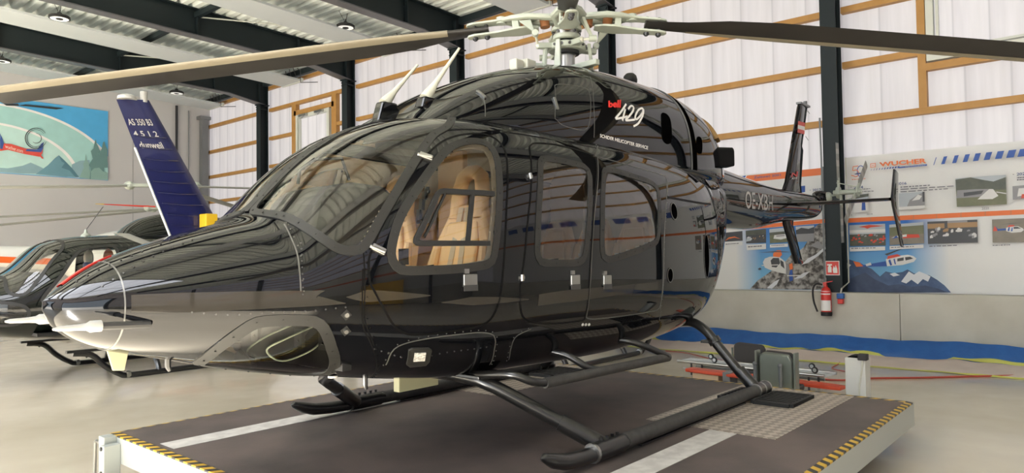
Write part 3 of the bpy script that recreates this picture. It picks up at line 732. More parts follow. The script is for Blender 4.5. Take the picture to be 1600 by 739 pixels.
# painted spear stripe along the side, on both sides
def stripe(pts):
    for mir in (False, True):
        tr = pod.trace(pts); c = mirror(tr) if mir else tr
        n = len(c)//2; up, lo = c[:n], c[n:][::-1]; mb = MB(); k = 26
        ui = np.array([np.interp(np.linspace(0, n-1, k), np.arange(n), up[:, j]) for j in (0, 1)]).T; li = np.array([np.interp(np.linspace(0, n-1, k), np.arange(n), lo[:, j]) for j in (0, 1)]).T
        vs = []
        for f in np.linspace(0, 1, 5):
            e = ui*(1-f)+li*f; vs += list(pod.P(e[:, 0], e[:, 1], .0016))
        mb.add(vs, [(a*k+i, a*k+i+1, (a+1)*k+i+1, (a+1)*k+i) for a in range(4) for i in range(k-1)]); mb.build('side_stripe', 'stripe_grey', fus)
stripe([(205,461),(300,457),(380,455.5),(460,454),(509,453.5),(494,462),(540,473.5), (540,474.5),(500,478),(440,481),(380,484),(340,486),(300,488),(205,488)])
stripe([(540,464),(572,453),(610,455),(672,461), (673,462),(630,468),(575,472),(545,466)])
stripe([(689,472),(735,464),(780,464),(826,467), (826,468.5),(790,473),(740,477),(690,473)])
stripe([(842,460),(900,452),(960,447),(1028,440), (1028,452),(960,462),(900,471),(840,478)])
# intake holes as flat discs with their inner shade painted on, and ports
def on(loft, px):
    p = loft.cast([px])[0]; ph = loft.phi(p[None])[0]; n = loft.N(np.array([p[0]]), np.array([ph]))[0]
    tx = np.array([1., 0, 0])-n*n[0]; tx /= np.linalg.norm(tx); return p, n, tx, np.cross(tx, n)*(-1 if np.cross(tx, n)[2] < 0 else 1)
def plate(mb, loft, px, wd, ht, th, sink=.004, rot=0.0):
    p, n, a, b = on(loft, px); a, b = a*cos(rot)+b*sin(rot), b*cos(rot)-a*sin(rot)
    q = [p+a*i*wd/2+b*j*ht/2-n*sink for i, j in ((-1,-1),(1,-1),(1,1),(-1,1))]; mb.prism(q, n*(th+sink)); return p, n, a, b
def disc(mb, loft, px, rx, rz, off=.003, k=24, ring=0.0):
    p, n, a, b = on(loft, px); vs = []
    for i in range(k):
        q = p+a*rx*cos(2*pi*i/k)+b*rz*sin(2*pi*i/k); ph = loft.phi(q[None])[0]; vs.append(loft.P(np.array([q[0]]), np.array([ph]), off)[0])
    if ring:
        v2 = []
        for i in range(k):
            q = p+a*(rx+ring)*cos(2*pi*i/k)+b*(rz+ring)*sin(2*pi*i/k); ph = loft.phi(q[None])[0]; v2.append(loft.P(np.array([q[0]]), np.array([ph]), off)[0])
        mb.add(vs+v2, [(i, (i+1) % k, (i+1) % k+k, i+k) for i in range(k)])
    else: mb.add(vs+[loft.P(np.array([p[0]]), np.array([loft.phi(p[None])[0]]), off)[0]], [(i, (i+1) % k, k) for i in range(k)])
for px, rx, rz in (((1047, 430), .05, .055), ((1053, 330), .062, .068), ((1104, 400), .075, .20)):
    mb = MB(); disc(mb, pod, px, rx, rz); o = mb.build('intake_hole', 'opening_shade', fus)
    mb = MB(); disc(mb, pod, px, rx, rz, .004, ring=.010); mb.build('intake_rim', 'seam_grey', fus)
for px in ((910, 507), (915, 507), (920, 507)): p, n, a, b = on(pod, px); MB().ball(p, .012, seg=8).build('marker_light', 'white', fus)
for px in ((541, 492), (540, 517)):
    p, n, a, b = on(pod, px); MB().cyl(p-n*.01, p+n*.016, .015, .012, 14).build('static_port', 'steel', fus)
    mb = MB(); plate(mb, pod, px, .042, .042, .004, rot=.78); mb.build('port_plate', 'frame_grey', fus)
mb = MB(); c = spline(pod.trace([(1042, 308), (1075, 314), (1110, 319)]), .03, pod, closed=False); ribbon(mb, pod, c, .008, .008, .006, closed=False); mb.build('door_rail', 'seal_black', fus)
# red strip on the crown of the nose
for mir in (False,):
    c = pod.trace([(100, 446), (125, 434), (150, 424), (175, 414), (200, 405.5)]); c = np.stack([c[:, 0], np.full(5, pi/2+.24)], -1)
    if mir: c = mirror(c)
    mb = MB(); ribbon(mb, pod, spline(c, .03, pod, closed=False), .030, .030, .006, closed=False); mb.build('red_strip', 'red', fus)
# landing light, handles, hinges
def raised(px, name, m, parent, th, bevel=0.0, base=0.0):
    q = pod.cast(px); ph = pod.phi(q); n = pod.N(q[:, 0], ph).mean(0); n /= np.linalg.norm(n); return MB().prism([k+n*base for k in q], n*th).build(name, m, parent, False, bevel=bevel)
ll = raised([(638, 546), (644, 542.5), (670, 542.5), (674.5, 546), (671, 564), (665, 570), (640, 573), (634.5, 569)], 'landing_light', 'frame_grey', heli, .014, .004, -.004)
raised([(647, 549), (664.5, 548.5), (662.5, 561), (645, 562)], 'light_lens', 'lamp_lens', ll, .006, 0, .010)
for key, px, wd in (('d1p', (734, 438), .105), ('d2p', (898, 438), .10), ('d3p', (948, 438), .10)):
    mb = MB(); p, n, a, b = plate(mb, pod, px, wd, .075, .012); h = mb.build('door_handle', 'steel', parts[key], False, bevel=.004)
    MB().prism([p+a*i*.05*wd/.1+b*(j*.018-.045)+n*.004 for i, j in ((-1,-1),(1,-1),(1,1),(-1,1))], n*.010).build('latch_plate', 'steel_dark', parts[key], False)
    MB().prism([p+a*(i*.018-.03)+b*(j*.014+.055) for i, j in ((-1,-1),(1,-1),(1,1),(-1,1))], n*.012).build('door_lock', 'steel', parts[key], False)
for px, rt in (((665, 246), -.6), ((591, 390), -.5)):
    mb = MB(); plate(mb, pod, px, .080, .038, .020, rot=rt); p, n, a, b = on(pod, px); mb.cyl(p-a*.05+n*.016+b*.02, p+a*.03+n*.024-b*.02, .011, seg=8)
    mb.build('door_hinge', 'steel', parts['d1p'], False, bevel=.004)
for px in ((827, 276), (814, 434)):
    mb = MB(); p, n, a, b = on(pod, px); mb.cyl(p-b*.02+n*.012, p+b*.02+n*.012, .012, seg=8); plate(mb, pod, px, .05, .018, .012); mb.build('door_hinge', 'steel', parts['d2p'], False)
# bars of the sliding vent on the pilot's window
def bar_on(mb, pts, wd=.015, off=.020):
    tr = pod.trace(pts); c = np.stack([np.interp(np.linspace(0, len(tr)-1, 24), np.arange(len(tr)), tr[:, j]) for j in (0, 1)], -1)
    ribbon(mb, pod, c, wd, wd, off, closed=False, base=-.004)
mb = MB(); bar_on(mb, [(770, 303.6), (725, 301.5), (690, 299.5), (683, 302), (666, 340), (650, 372), (649, 379), (656, 380.5), (700, 380.5), (763, 380.4)]); bar_on(mb, [(736.7, 303), (733, 340), (729.3, 379)], .011)
bar_on(mb, [(694, 304), (680, 333), (662, 371)], .006, .016)
mb.build('vent_window', 'panel_dark', parts['d1p'])

# ---- interior
lab0 = sh.lab.copy()
m_ = (sh.FX > 2.55-.35*((sh.FP > -.1) & (sh.FP < pi+.1))) & (sh.FX < 6.0) & np.isin(sh.lab, ['skin', 'd1p', 'd1s', 'd2p', 'd2s', 'd3p', 'd3s'])
sh.lab[:] = 'none'; sh.lab[m_] = 'lin'; sh.build('lin', 'cabin_lining', 'lining_cream', heli, off=-.04); sh.lab = lab0
mb = MB(); mb.box((2.46, YC-.36, 1.16), (2.7, YC+.36, 1.19)); mb.box((2.7, YC-.56, 1.16), (3.2, YC+.56, 1.19)); mb.box((3.2, YC-.68, 1.16), (5.9, YC+.68, 1.19)); mb.build('cabin_floor', 'lining_tan', heli, False)
MB().box((5.9, YC-.72, 1.19), (5.94, YC+.72, 2.6)).build('rear_bulkhead', 'lining_tan', heli, False)
mb = MB(); mb.box((3.74, YC-.70, 1.19), (3.78, YC+.70, 1.75)); mb.box((3.74, YC-.14, 1.75), (3.79, YC+.14, 2.52)); mb.build('cockpit_bulkhead', 'leather_tan', heli, False, bevel=.01)
mb = MB(); pr = [(2.33, 1.95), (2.36, 2.07), (2.46, 2.145), (2.62, 2.185), (2.86, 2.175), (2.95, 2.11), (2.93, 2.02), (2.80, 1.97), (2.74, 1.55), (2.44, 1.52), (2.30, 1.8)]
mb.prism([(x, YC-.32, z) for x, z in pr], (0, .52, 0)); ip = mb.build('instrument_panel', 'glare_grey', heli, True, bevel=.03)
mb = MB(); mb.box((2.66, YC-.13, 1.16), (3.20, YC+.13, 1.56)); mb.build('center_console', 'panel_dark', ip, False, bevel=.02)
for y in (-.22, 0, .22): MB().box((2.78, YC+y-.09, 1.72), (2.83, YC+y+.09, 1.93)).build('flight_display', 'steel_dark', ip, False)
mb = MB(); mb.box((3.15, YC-.12, 2.47), (3.5, YC+.16, 2.55)); mb.build('overhead_console', 'panel_dark', heli, False, bevel=.02)
mb = MB(); mb.tube([(2.36, YC-.12, 2.17), (2.36, YC-.14, 2.25), (2.44, YC-.17, 2.32), (2.58, YC-.25, 2.33), (2.62, YC-.27, 2.2)], .010, 8); mb.build('glareshield_handle', 'rubber', ip)
for s in (-1, 1):
    mb = MB(); mb.tube([(2.95, YC+s*.38-.05, 1.20), (3.02, YC+s*.38-.04, 1.45), (2.92, YC+s*.38-.03, 1.60), (2.92, YC+s*.38-.03, 1.70)], .016, 8); mb.box((2.90, YC+s*.38-.05, 1.68), (2.95, YC+s*.38-.01, 1.78)); mb.build('cyclic_stick', 'panel_dark', heli)
def seat(x, y, name, tilt=.20, hd=True, ht=.72, wd=.24, back=False):
    """Padded seat: pan, cushion and reclined back with bolsters; the open headrest is a loop."""
    f = -1 if back else 1
    def B(u, v, t):                    # u across, v up the back, t forward
        return np.array([x+f*(.02+v*sin(tilt)-t), y+u, 1.38+v*cos(tilt)])
    mb = MB(); n = 14; pts = []
    prof = [(-wd, -.05), (-wd*1.03, .25), (-wd*.98, .48), (-wd*.72, .62), (-wd*.55, ht), (wd*.55, ht), (wd*.72, .62), (wd*.98, .48), (wd*1.03, .25), (wd, -.05)]
    mb.prism([B(u, v, 0) for u, v in prof], B(0, 0, .085)-B(0, 0, 0)); st = mb.build(name, 'leather_tan', heli, True, bevel=.025)
    mb = MB()
    mb.prism([B(u, v, .08) for u, v in ((-wd*.62, .02), (-wd*.66, .44), (-wd*.5, .60), (wd*.5, .60), (wd*.66, .44), (wd*.62, .02))], B(0, 0, .035)-B(0, 0, 0))
    mb.build('back_cushion', 'leather_tan', st, True, bevel=.015)
    for s in (-1, 1): MB().tube([B(s*wd*.85, 0, .09), B(s*wd*.95, .25, .10), B(s*wd*.85, .46, .09)], [.035, .045, .03], 10).build('side_bolster', 'leather_tan', st)
    if hd:
        mb = MB(); mb.tube([B(-.115, ht-.10, .05), B(-.112, ht+.10, .06), B(-.085, ht+.20, .06), B(-.03, ht+.235, .06), B(.03, ht+.235, .06), B(.085, ht+.20, .06), B(.112, ht+.10, .06), B(.115, ht-.10, .05)], .052, 12); mb.build('headrest', 'leather_tan', st)
        for s in (-1, 1): MB().bar(B(s*.03, ht-.02, .10), B(s*.06, .06, .135), .045, .006, up=(f, 0, .2)).build('seat_harness', 'lining_tan', st, False)
        MB().prism([B(u, v, .13) for u, v in ((-.03, .02), (.03, .02), (.03, .08), (-.03, .08))], B(0, 0, .02)-B(0, 0, 0)).build('harness_buckle', 'white', st, False)
    mb = MB(); mb.prism([(x-f*.50, y-wd, 1.43), (x-f*.46, y-wd, 1.50), (x-f*.05, y-wd, 1.46), (x, y-wd, 1.40), (x-f*.03, y-wd, 1.33), (x-f*.47, y-wd, 1.36)], (0, 2*wd, 0)); mb.build('seat_cushion', 'leather_tan', st, True, bevel=.03)
    mb = MB(); mb.prism([(x-f*.44, y-wd*.9, 1.19), (x-f*.46, y-wd*.9, 1.36), (x+f*.02, y-wd*.9, 1.34), (x+f*.0, y-wd*.9, 1.19)], (0, 1.8*wd, 0)); mb.build('seat_base', 'lining_tan', st, False, bevel=.02)
seat(3.44, YC-.385, 'pilot_seat', wd=.26); seat(3.44, YC+.385, 'pilot_seat', wd=.26)
for y in (-.45, 0, .45):
    seat(3.88, YC+y, 'passenger_seat', .1, False, .62, .20, back=True); seat(5.62, YC+y, 'passenger_seat', .15, False, .70, .20)
# nose electronics seen through the chin window
mb = MB(); mb.box((2.36, YC-.55, 1.10), (2.42, YC+.55, 1.52)); mb.build('chin_bulkhead', 'panel_dark', heli, False)
for k in range(2):
    y = YC-.18-.20*k; MB().tube(smooth([(2.37, y, 1.26+.03*(k % 3)), (2.26, y-.03, 1.20+.02*(k % 2)), (2.12, y+.04, 1.17), (2.02, y+.03, 1.22+.02*(k % 2)), (2.10, y-.04, 1.30), (2.36, y+.02, 1.36)], 6), .0055, 8).build('hose', 'cream', heli)
for s in (-1, 1):
    for y in (.24, .48): mb = MB(); mb.box((2.28, YC+s*y-.04, 1.22), (2.30, YC+s*y+.04, 1.32)); mb.cyl((2.28, YC+s*y, 1.25), (2.42, YC+s*y, 1.40), .012, seg=8); mb.build('rudder_pedal', 'steel_dark', heli)

# ---- engine cowling, its seams, badges and exhaust
cs = Shell(cowl, np.concatenate([np.linspace(2.7, 7.7, 180)]), 120)
cs.lab[cs.FX > 6.28] = 'rear'; cs.lab[(cs.FP < -.5) | (cs.FP > pi+.5)] = 'none'
cw = cs.build('skin', 'engine_cowling', 'paint_black', heli); rc = cs.build('rear', 'rear_cowling', 'paint_black', heli)
mb = MB(); ribbon(mb, cowl, seamX(6.28, -.15, pi+.15, 60), .05, .06, .004, closed=False); sl = mb.build('cooling_slot', 'opening_shade', cw)  # flat band, the slot's inner shade put into its colour
mb = MB(); ribbon(mb, cowl, seamX(6.215, -.15, pi+.15, 60), .005, .005, .010, closed=False); mb.build('slot_lip', 'seam_grey', sl)
for px in ([(922, 120), (926, 140), (928, 170), (928, 215)], [(749, 142), (755, 152), (758, 168), (758, 182)]):
    seam(spline(cowl.trace(px), .03, cowl, closed=False), cw, .003, .0015, 'seam_grey', closed=False, loft=cowl)
for mir in (False, True):
    c = cowl.trace([(867, 137), (872, 132), (892, 133), (914, 138), (921, 146), (921, 190), (917, 201), (906, 203), (880, 196), (870, 187), (867, 180)])
    seam(spline(mirror(c) if mir else c, .03, cowl), cw, .003, .0015, 'seam_grey', name='access_panel', loft=cowl)
def patch(loft, px, name, m, parent, off=.003):
    c = spline(loft.trace(px), .02, loft); ctr = c.mean(0); k = len(c); mb = MB(); vs = []
    for f in np.linspace(1, 0.0001, 6): e = ctr+(c-ctr)*f; vs += list(loft.P(e[:, 0], e[:, 1], off))
    mb.add(vs, [(a*k+i, a*k+(i+1) % k, (a+1)*k+(i+1) % k, (a+1)*k+i) for a in range(5) for i in range(k)]); return mb.build(name, m, parent)
patch(cowl, [(1033, 180), (1039, 177), (1046, 184), (1049, 200), (1048, 222), (1040, 224), (1034, 212)], 'vent_grille', 'opening_shade', cw)
patch(cowl, [(1089, 215), (1096, 217), (1096, 239), (1088, 236)], 'vent_grille', 'opening_shade', rc)
for px in ((752, 148), (868, 162)):
    p, n, a, b = on(cowl, px); MB().prism([p+a*i*.010+b*j*.05 for i, j in ((-1,-1),(1,-1),(1,1),(-1,1))], n*.012).build('panel_latch', 'steel', cw, False)
def decal(text, quad, loft, m, parent, name, off=.004, bold=0.0, shear=0.0):
    v, f = letters(text, shear, bold); px = bil(quad, v); mb = MB()
    tr = loft.trace(px); mb.add(loft.P(tr[:, 0], tr[:, 1], off), f); return mb.build(name, m, parent, False)
mat('red_letter', (.75, .02, .015), .4)
decal('bell', [(949.9, 157.6), (970.0, 156.1), (969.2, 168.6), (950.2, 168.3)], cowl, 'red_letter', cw, 'badge_lettering', bold=.045)
def brush(strokes, loft, wd, m, parent, name, step=.008):
    mb = MB()
    for px in strokes: ribbon(mb, loft, spline(loft.trace(px), step, loft, closed=False), wd, wd, .004, closed=False)
    return mb.build(name, m, parent, False)
zz = lambda pts: [(900+x/6.715, 140+y/6.715) for x, y in pts]
brush([zz([(524, 153), (470, 235), (416, 303), (470, 298), (538, 282)]), zz([(515, 205), (500, 262), (485, 328)])], cowl, .0085, 'lettering_white', cw, 'badge_digit')
brush([zz([(545, 207), (575, 172), (602, 185), (595, 225), (560, 275), (520, 320), (560, 322), (614, 316)])], cowl, .0085, 'lettering_white', cw, 'badge_digit')
brush([zz([(703, 203), (685, 197), (650, 218), (624, 270), (620, 308), (645, 305), (690, 250), (705, 205), (704, 245), (690, 290), (650, 355), (600, 387)])], cowl, .0085, 'lettering_white', cw, 'badge_digit')
decal('SCHIDER HELICOPTER SERVICE', [(937.2, 209.2), (1012.2, 228.6), (1011.6, 233.8), (936.8, 214.6)], cowl, 'lettering_white', cw, 'operator_lettering', bold=.02)
# exhaust stub and its brown rear shield
for s in (-1, 1):
    mb = MB(); d = np.array((.80, s*.60, 0)); e = np.array((-s*.60, .80, 0))*s; c = np.array((7.03, YC+s*.62, 2.735)); q = lambda f, u, v: c+d*f+e*u+np.array((0, 0, v))
    ring = [(-.085, -.10), (.085, -.10), (.085, .07), (.06, .10), (-.085, .11)]
    mb.prism([q(-.2, u, v) for u, v in ring], d*.36); ep = mb.build('exhaust_pipe', 'seal_black', rc, False, bevel=.012)
    MB().prism([q(.161, u*.82, v*.82) for u, v in ring], d*.004).build('exhaust_mouth', 'opening_shade', ep, False)  # flat end face coloured as the shade inside the pipe
mb = MB(); ribbon(mb, cowl, seamX(7.12, .55, pi-.55, 40), .06, .09, .035, closed=False); mb.build('exhaust_shield', 'exhaust_brown', rc)
MB().tube([(6.75, YC-.60, 2.66), (7.0, YC-.60, 2.68), (7.35, YC-.50, 2.68)], .013, 6).build('drain_pipe', 'white', rc)
MB().tube([(6.85, YC-.64, 2.60), (7.1, YC-.60, 2.62), (7.40, YC-.50, 2.62)], .011, 6).build('drain_pipe', 'white', rc)
# ---- antennas, beacon, probes
for y, b0, tp in ((.12, (3.20, 2.70), (3.52, 3.17)), (-.20, (3.30, 2.70), (3.64, 3.255))):
    mb = MB(); x0, z0 = b0
    mb.prism([(x0-.09, YC+y-.045, z0-.06), (x0+.10, YC+y-.045, z0-.02), (x0+.10, YC+y-.045, z0+.13), (x0-.03, YC+y-.045, z0+.13)], (0, .09, 0)); ab = mb.build('antenna_base', 'paint_black', heli, False, bevel=.015)
    mb = MB(); d = np.array([tp[0]-x0, 0, tp[1]-z0-.13]); p0 = np.array([x0+.01, YC+y, z0+.12])
    mb.tube([p0, p0+d*.12, p0+d*.3, p0+d*.65, p0+d], [.042, .036, .020, .014, .009], 12); mb.build('whip_antenna', 'cream_light', ab)
MB().lathe([(.045, -.12), (.05, -.03), (.072, .0), (.075, .03), (.065, .07), (.040, .095), (.001, .105)], (6.32, YC-.02, 3.50)).build('beacon', 'rubber', heli)
for y in (-.35, .35):
    mb = MB(); mb.tube([(1.21, YC+y, 1.435), (1.165, YC+y, 1.435), (1.15, YC+y, 1.435), (1.12, YC+y, 1.435), (1.04, YC+y, 1.435), (1.02, YC+y, 1.435)], [.026, .026, .017, .014, .011, .005], 12); pc = mb.build('pitot_cover', 'white', heli)
    sg = math.copysign(1, y); MB().tube([(1.17, YC+y, 1.435), (1.28, YC+sg*.345, 1.43), (1.42, YC+sg*.35, 1.425)], .019, 10).build('pitot_mast', 'steel_dark', pc)
mb = MB(); mb.prism([(1.355, YC-.005, 1.29), (1.46, YC-.005, 1.27), (1.44, YC-.005, 1.175), (1.385, YC-.005, 1.18)], (0, .012, 0)); mb.build('belly_antenna', 'pale_yellow', heli, False, bevel=.004)
mb = MB(); mb.box((3.19, YC-.04, .80), (3.56, YC+.02, .90)); mb.build('belly_antenna', 'pale_yellow', heli, False, bevel=.006)
for x, y, z in ((1.62, -.08, 1.20), (2.72, -.28, .965), (4.9, -.30, .88), (6.3, -.25, .95), (7.0, -.1, 1.2)): MB().tube([(x, YC+y, z+.03), (x, YC+y, z-.02), (x+.01, YC+y, z-.045)], [.016, .016, .010], 8).build('drain_fitting', 'steel_dark', fus)
mb = MB(); mb.lathe([(.028, 0), (.028, -.012), (.018, -.014), (.018, 0)], (2.45, YC-.33, 1.045)); mb.build('tow_ring', 'lettering_white', fus)

# ---- tail
tb = loft_mesh(boom, 'tail_boom', 'paint_black', heli, 90, 64)
decal('OE-XBH', [(1164, 298.0), (1207.5, 305.5), (1207.5, 329.5), (1164.6, 325.5)], boom, 'registration_grey', tb, 'registration_lettering', bold=.01)
def foil(mb, sec, seg=14):
    """sec: list of (leading point, trailing point, thickness, thickness axis)."""
    vs = []; pr = [(0, 0), (.04, .55), (.15, .9), (.32, 1.0), (.6, .72), (1, .08), (.6, -.72), (.32, -1.0), (.15, -.9), (.04, -.55)]; k = len(pr)
    for a, b, th, ax in sec:
        a, b, ax = map(np.array, (a, b, ax))
        for u, v in pr: vs.append(a+(b-a)*u+ax*v*th/2)
    n = len(sec); fs = [(i*k+j, i*k+(j+1) % k, (i+1)*k+(j+1) % k, (i+1)*k+j) for i in range(n-1) for j in range(k)]
    fs += [tuple(range(k))[::-1], tuple(range((n-1)*k, n*k))]; mb.add(vs, fs); return mb
Yax = (0, 1, 0)
mb = foil(MB(), [((10.55, YC, 2.55), (11.50, YC, 2.60), .13, Yax), ((10.78, YC, 2.80), (11.46, YC, 2.80), .12, Yax), ((11.06, YC, 3.38), (11.60, YC, 3.36), .10, Yax), ((11.10, YC, 3.45), (11.55, YC, 3.42), .10, Yax), ((11.38, YC, 4.02), (11.84, YC, 4.06), .08, Yax), ((11.41, YC, 4.08), (11.84, YC, 4.10), .05, Yax)])
vf = mb.build('vertical_fin', 'paint_black', heli)
mb = MB(); mb.box((11.42, YC-.04, 4.08), (11.86, YC+.04, 4.11)); mb.cyl((11.74, YC, 4.10), (11.74, YC, 4.17), .03, seg=10); mb.cyl((11.84, YC, 4.03), (11.93, YC, 4.0), .006, seg=6); mb.cyl((11.72, YC, 3.6), (11.84, YC, 3.55), .005, seg=6); mb.build('fin_tip_light', 'duct_grey', vf)
mb = foil(MB(), [((10.60, YC, 2.35), (11.10, YC, 2.35), .10, Yax), ((10.66, YC, 2.15), (11.06, YC, 2.15), .10, Yax), ((11.04, YC, 1.60), (11.44, YC, 1.58), .07, Yax), ((11.07, YC, 1.56), (11.44, YC, 1.55), .04, Yax)]); mb.build('lower_fin', 'paint_black', heli)
def side_quad(px, y): return [hit(a, b, 1, y) for a, b in px]
q = side_quad(((1246.8, 189), (1257.5, 192), (1256.5, 210), (1245.5, 207)), YC-.055); q = [p+np.array((0, -.004, 0)) for p in q]
mb = MB()
for a, b, m_ in ((0, 1/3, 0), (1/3, 2/3, 1), (2/3, 1, 0)):
    mb.cur = m_; L = lambda f: q[0]*(1-f)+q[3]*f; Rr = lambda f: q[1]*(1-f)+q[2]*f; mb.quad(L(a), Rr(a), Rr(b), L(b))
mb.build('flag_decal', ['red', 'lettering_white'], vf, False)
v, f = letters('N', bold=.03); MB().add(bil(side_quad(((1237.5, 270), (1247, 267.5), (1246, 276), (1236, 277)), YC-.066), v), f).build('operator_decal', 'red', vf, False)
v, f = letters('AW', bold=.03); MB().add(bil(side_quad(((1237, 277.5), (1247, 276), (1246.5, 279.5), (1236, 281)), YC-.066), v), f).build('operator_decal', 'registration_grey', vf, False)
# horizontal stabiliser with end plates
XS = 10.78
mb = foil(MB(), [((XS-.20, YC-1.44, 2.44), (XS+.20, YC-1.44, 2.44), .045, (0, 0, 1)), ((XS-.24, YC, 2.44), (XS+.24, YC, 2.44), .06, (0, 0, 1)), ((XS-.20, YC+1.44, 2.44), (XS+.20, YC+1.44, 2.44), .045, (0, 0, 1))]); hs = mb.build('horizontal_stabilizer', 'paint_black', heli)
for s in (-1, 1):
    y = YC+s*1.46
    mb = foil(MB(), [((XS+.02, y, 2.86), (XS+.30, y, 2.82), .03, Yax), ((XS-.16, y, 2.46), (XS+.24, y, 2.44), .04, Yax), ((XS-.12, y, 2.36), (XS+.24, y, 2.36), .04, Yax), ((XS+.30, y, 1.80), (XS+.50, y, 1.78), .025, Yax)]); mb.build('end_plate', 'paint_black', hs)
# tail rotor gearbox and rotor
mb = MB(); mb.lathe([(.11, 0), (.13, .05), (.12, .12), (.09, .2)], (12.0, YC-.02, 2.60), (.55, -.8, .15), 18); mb.build('tail_gearbox_fairing', 'paint_black', heli)
mb = MB(); mb.lathe([(.085, 0), (.08, .10), (.05, .13)], (12.06, YC-.14, 2.62), (.3, -.95, .1), 16); mb.cyl((12.06, YC-.24, 2.64), (12.0, YC-.62, 2.69), .018, seg=8); tg = mb.build('tail_gearbox', 'cream', heli)
TH = np.array((12.0, YC-.40, 2.68))
mb = MB(); mb.cyl(TH+(0, .08, 0), TH-(0, .34, 0), .040, seg=12); mb.lathe([(.09, -.02), (.10, 0), (.09, .03)], TH, (0, 1, 0), 14); mb.lathe([(.07, -.02), (.08, 0), (.07, .02)], TH-(0, .28, 0), (0, 1, 0), 14)
for k in range(4): a = R_(12+90*k); mb.cyl(TH-(0, .30, 0)+np.array((cos(a)*.07, 0, sin(a)*.07)), TH+np.array((cos(a)*.16, .02, sin(a)*.16)), .010, seg=6)
tr = mb.build('tail_rotor', 'cream', heli)
for a0, dy in ((92, 0), (272, -.03), (38, -.26), (218, -.26)):
    a = R_(a0); d = np.array((cos(a), 0, sin(a))); e = np.array((-sin(a), 0, cos(a))); P0 = TH+(0, dy, 0)
    mb = MB(); mb.bar(P0+d*.04, P0+d*.24, .05, .03, up=(0, 1, 0)); mb.cur = 0
    ax = np.array((0, 1, 0)); bl = MB()
    for r0, r1, m_ in ((.20, .42, 0), (.42, .52, 1), (.52, .62, 0), (.62, .70, 1), (.70, .80, 0)):
        bl.cur = m_; foil(bl, [(P0+d*r0-e*.065, P0+d*r0+e*.075, .022, ax), (P0+d*r1-e*.065, P0+d*r1+e*.075, .018, ax)])
    b_ = bl.build('tail_rotor_blade', ['blade_grey', 'white'], tr); 
    mb.build('blade_root', 'cream', tr, False)

# ---- main rotor
HX, HY = 5.25, YC
mb = MB()
mb.lathe([(.075, 3.30), (.075, 3.56), (.10, 3.57), (.10, 3.60), (.075, 3.61), (.07, 3.70), (.095, 3.71), (.12, 3.73), (.12, 3.80), (.135, 3.81), (.135, 3.835), (.08, 3.84), (.055, 3.97), (.001, 3.975)], (HX, HY, 0), seg=32)
rh = mb.build('rotor_mast', 'steel', heli)
MB().lathe([(.11, 3.70), (.125, 3.71), (.125, 3.745), (.105, 3.755), (.105, 3.775), (.14, 3.785), (.14, 3.815), (.10, 3.82), (.10, 3.70)], (HX, HY, 0), seg=28).build('hub_drum', 'cream', rh)
mb = MB(); mb.lathe([(.105, 3.565), (.115, 3.57), (.115, 3.60), (.105, 3.605)], (HX, HY, 0), seg=28); mb.build('rubber_boot', 'rubber', rh)
mb = MB()
for k in range(10): a = 2*pi*k/10; mb.cyl((HX+.121*cos(a), HY+.121*sin(a), 3.765), (HX+.135*cos(a), HY+.135*sin(a), 3.765), .013, seg=6)
for k in range(12): a = 2*pi*k/12; mb.cyl((HX+.118*cos(a), HY+.118*sin(a), 3.83), (HX+.118*cos(a), HY+.118*sin(a), 3.855), .011, seg=6)
mb.build('hub_bolt', 'steel_dark', rh)
mb = MB(); mb.lathe([(.16, 3.60), (.18, 3.61), (.18, 3.655), (.16, 3.665), (.09, 3.665), (.09, 3.60)], (HX, HY, 0), seg=28)
for k in range(4):
    a = R_(129+90*k+24); d = np.array((cos(a), sin(a), 0)); e = np.array((-sin(a), cos(a), 0)); c = np.array((HX, HY, 0))
    mb.prism([c+d*.15+e*.05+(0, 0, 3.61), c+d*.15-e*.05+(0, 0, 3.61), c+d*.30-e*.025+(0, 0, 3.60), c+d*.30+e*.025+(0, 0, 3.60)], (0, 0, .05))
for k in range(3):
    a = R_(30+120*k); d = np.array((cos(a), sin(a), 0)); e = np.array((-sin(a), cos(a), 0)); c = np.array((HX, HY, 0))
    mb.prism([c+d*.08+e*.06+(0, 0, 3.40), c+d*.08-e*.06+(0, 0, 3.40), c+d*.34-e*.03+(0, 0, 3.42), c+d*.34+e*.03+(0, 0, 3.42)], (0, 0, .05))
sp = mb.build('swashplate', 'cream', heli, False, bevel=.008)
for k in range(16): a = 2*pi*k/16; MB().cyl((HX+.178*cos(a), HY+.178*sin(a), 3.632), (HX+.190*cos(a), HY+.190*sin(a), 3.632), .013, seg=8).build('ring_bolt', 'steel_dark', sp)
mb = MB()
for a0 in (150, 195, 300):
    a = R_(a0); d = np.array((cos(a), sin(a), 0)); e = np.array((-sin(a), cos(a), 0)); c = np.array((HX, HY, 0))
    mb.prism([c+d*.22+e*.035+(0, 0, 3.36), c+d*.22-e*.035+(0, 0, 3.36), c+d*.19-e*.02+(0, 0, 3.66), c+d*.19+e*.02+(0, 0, 3.66)], d*.03)
mb.build('control_actuator', 'cream', sp, False, bevel=.006)
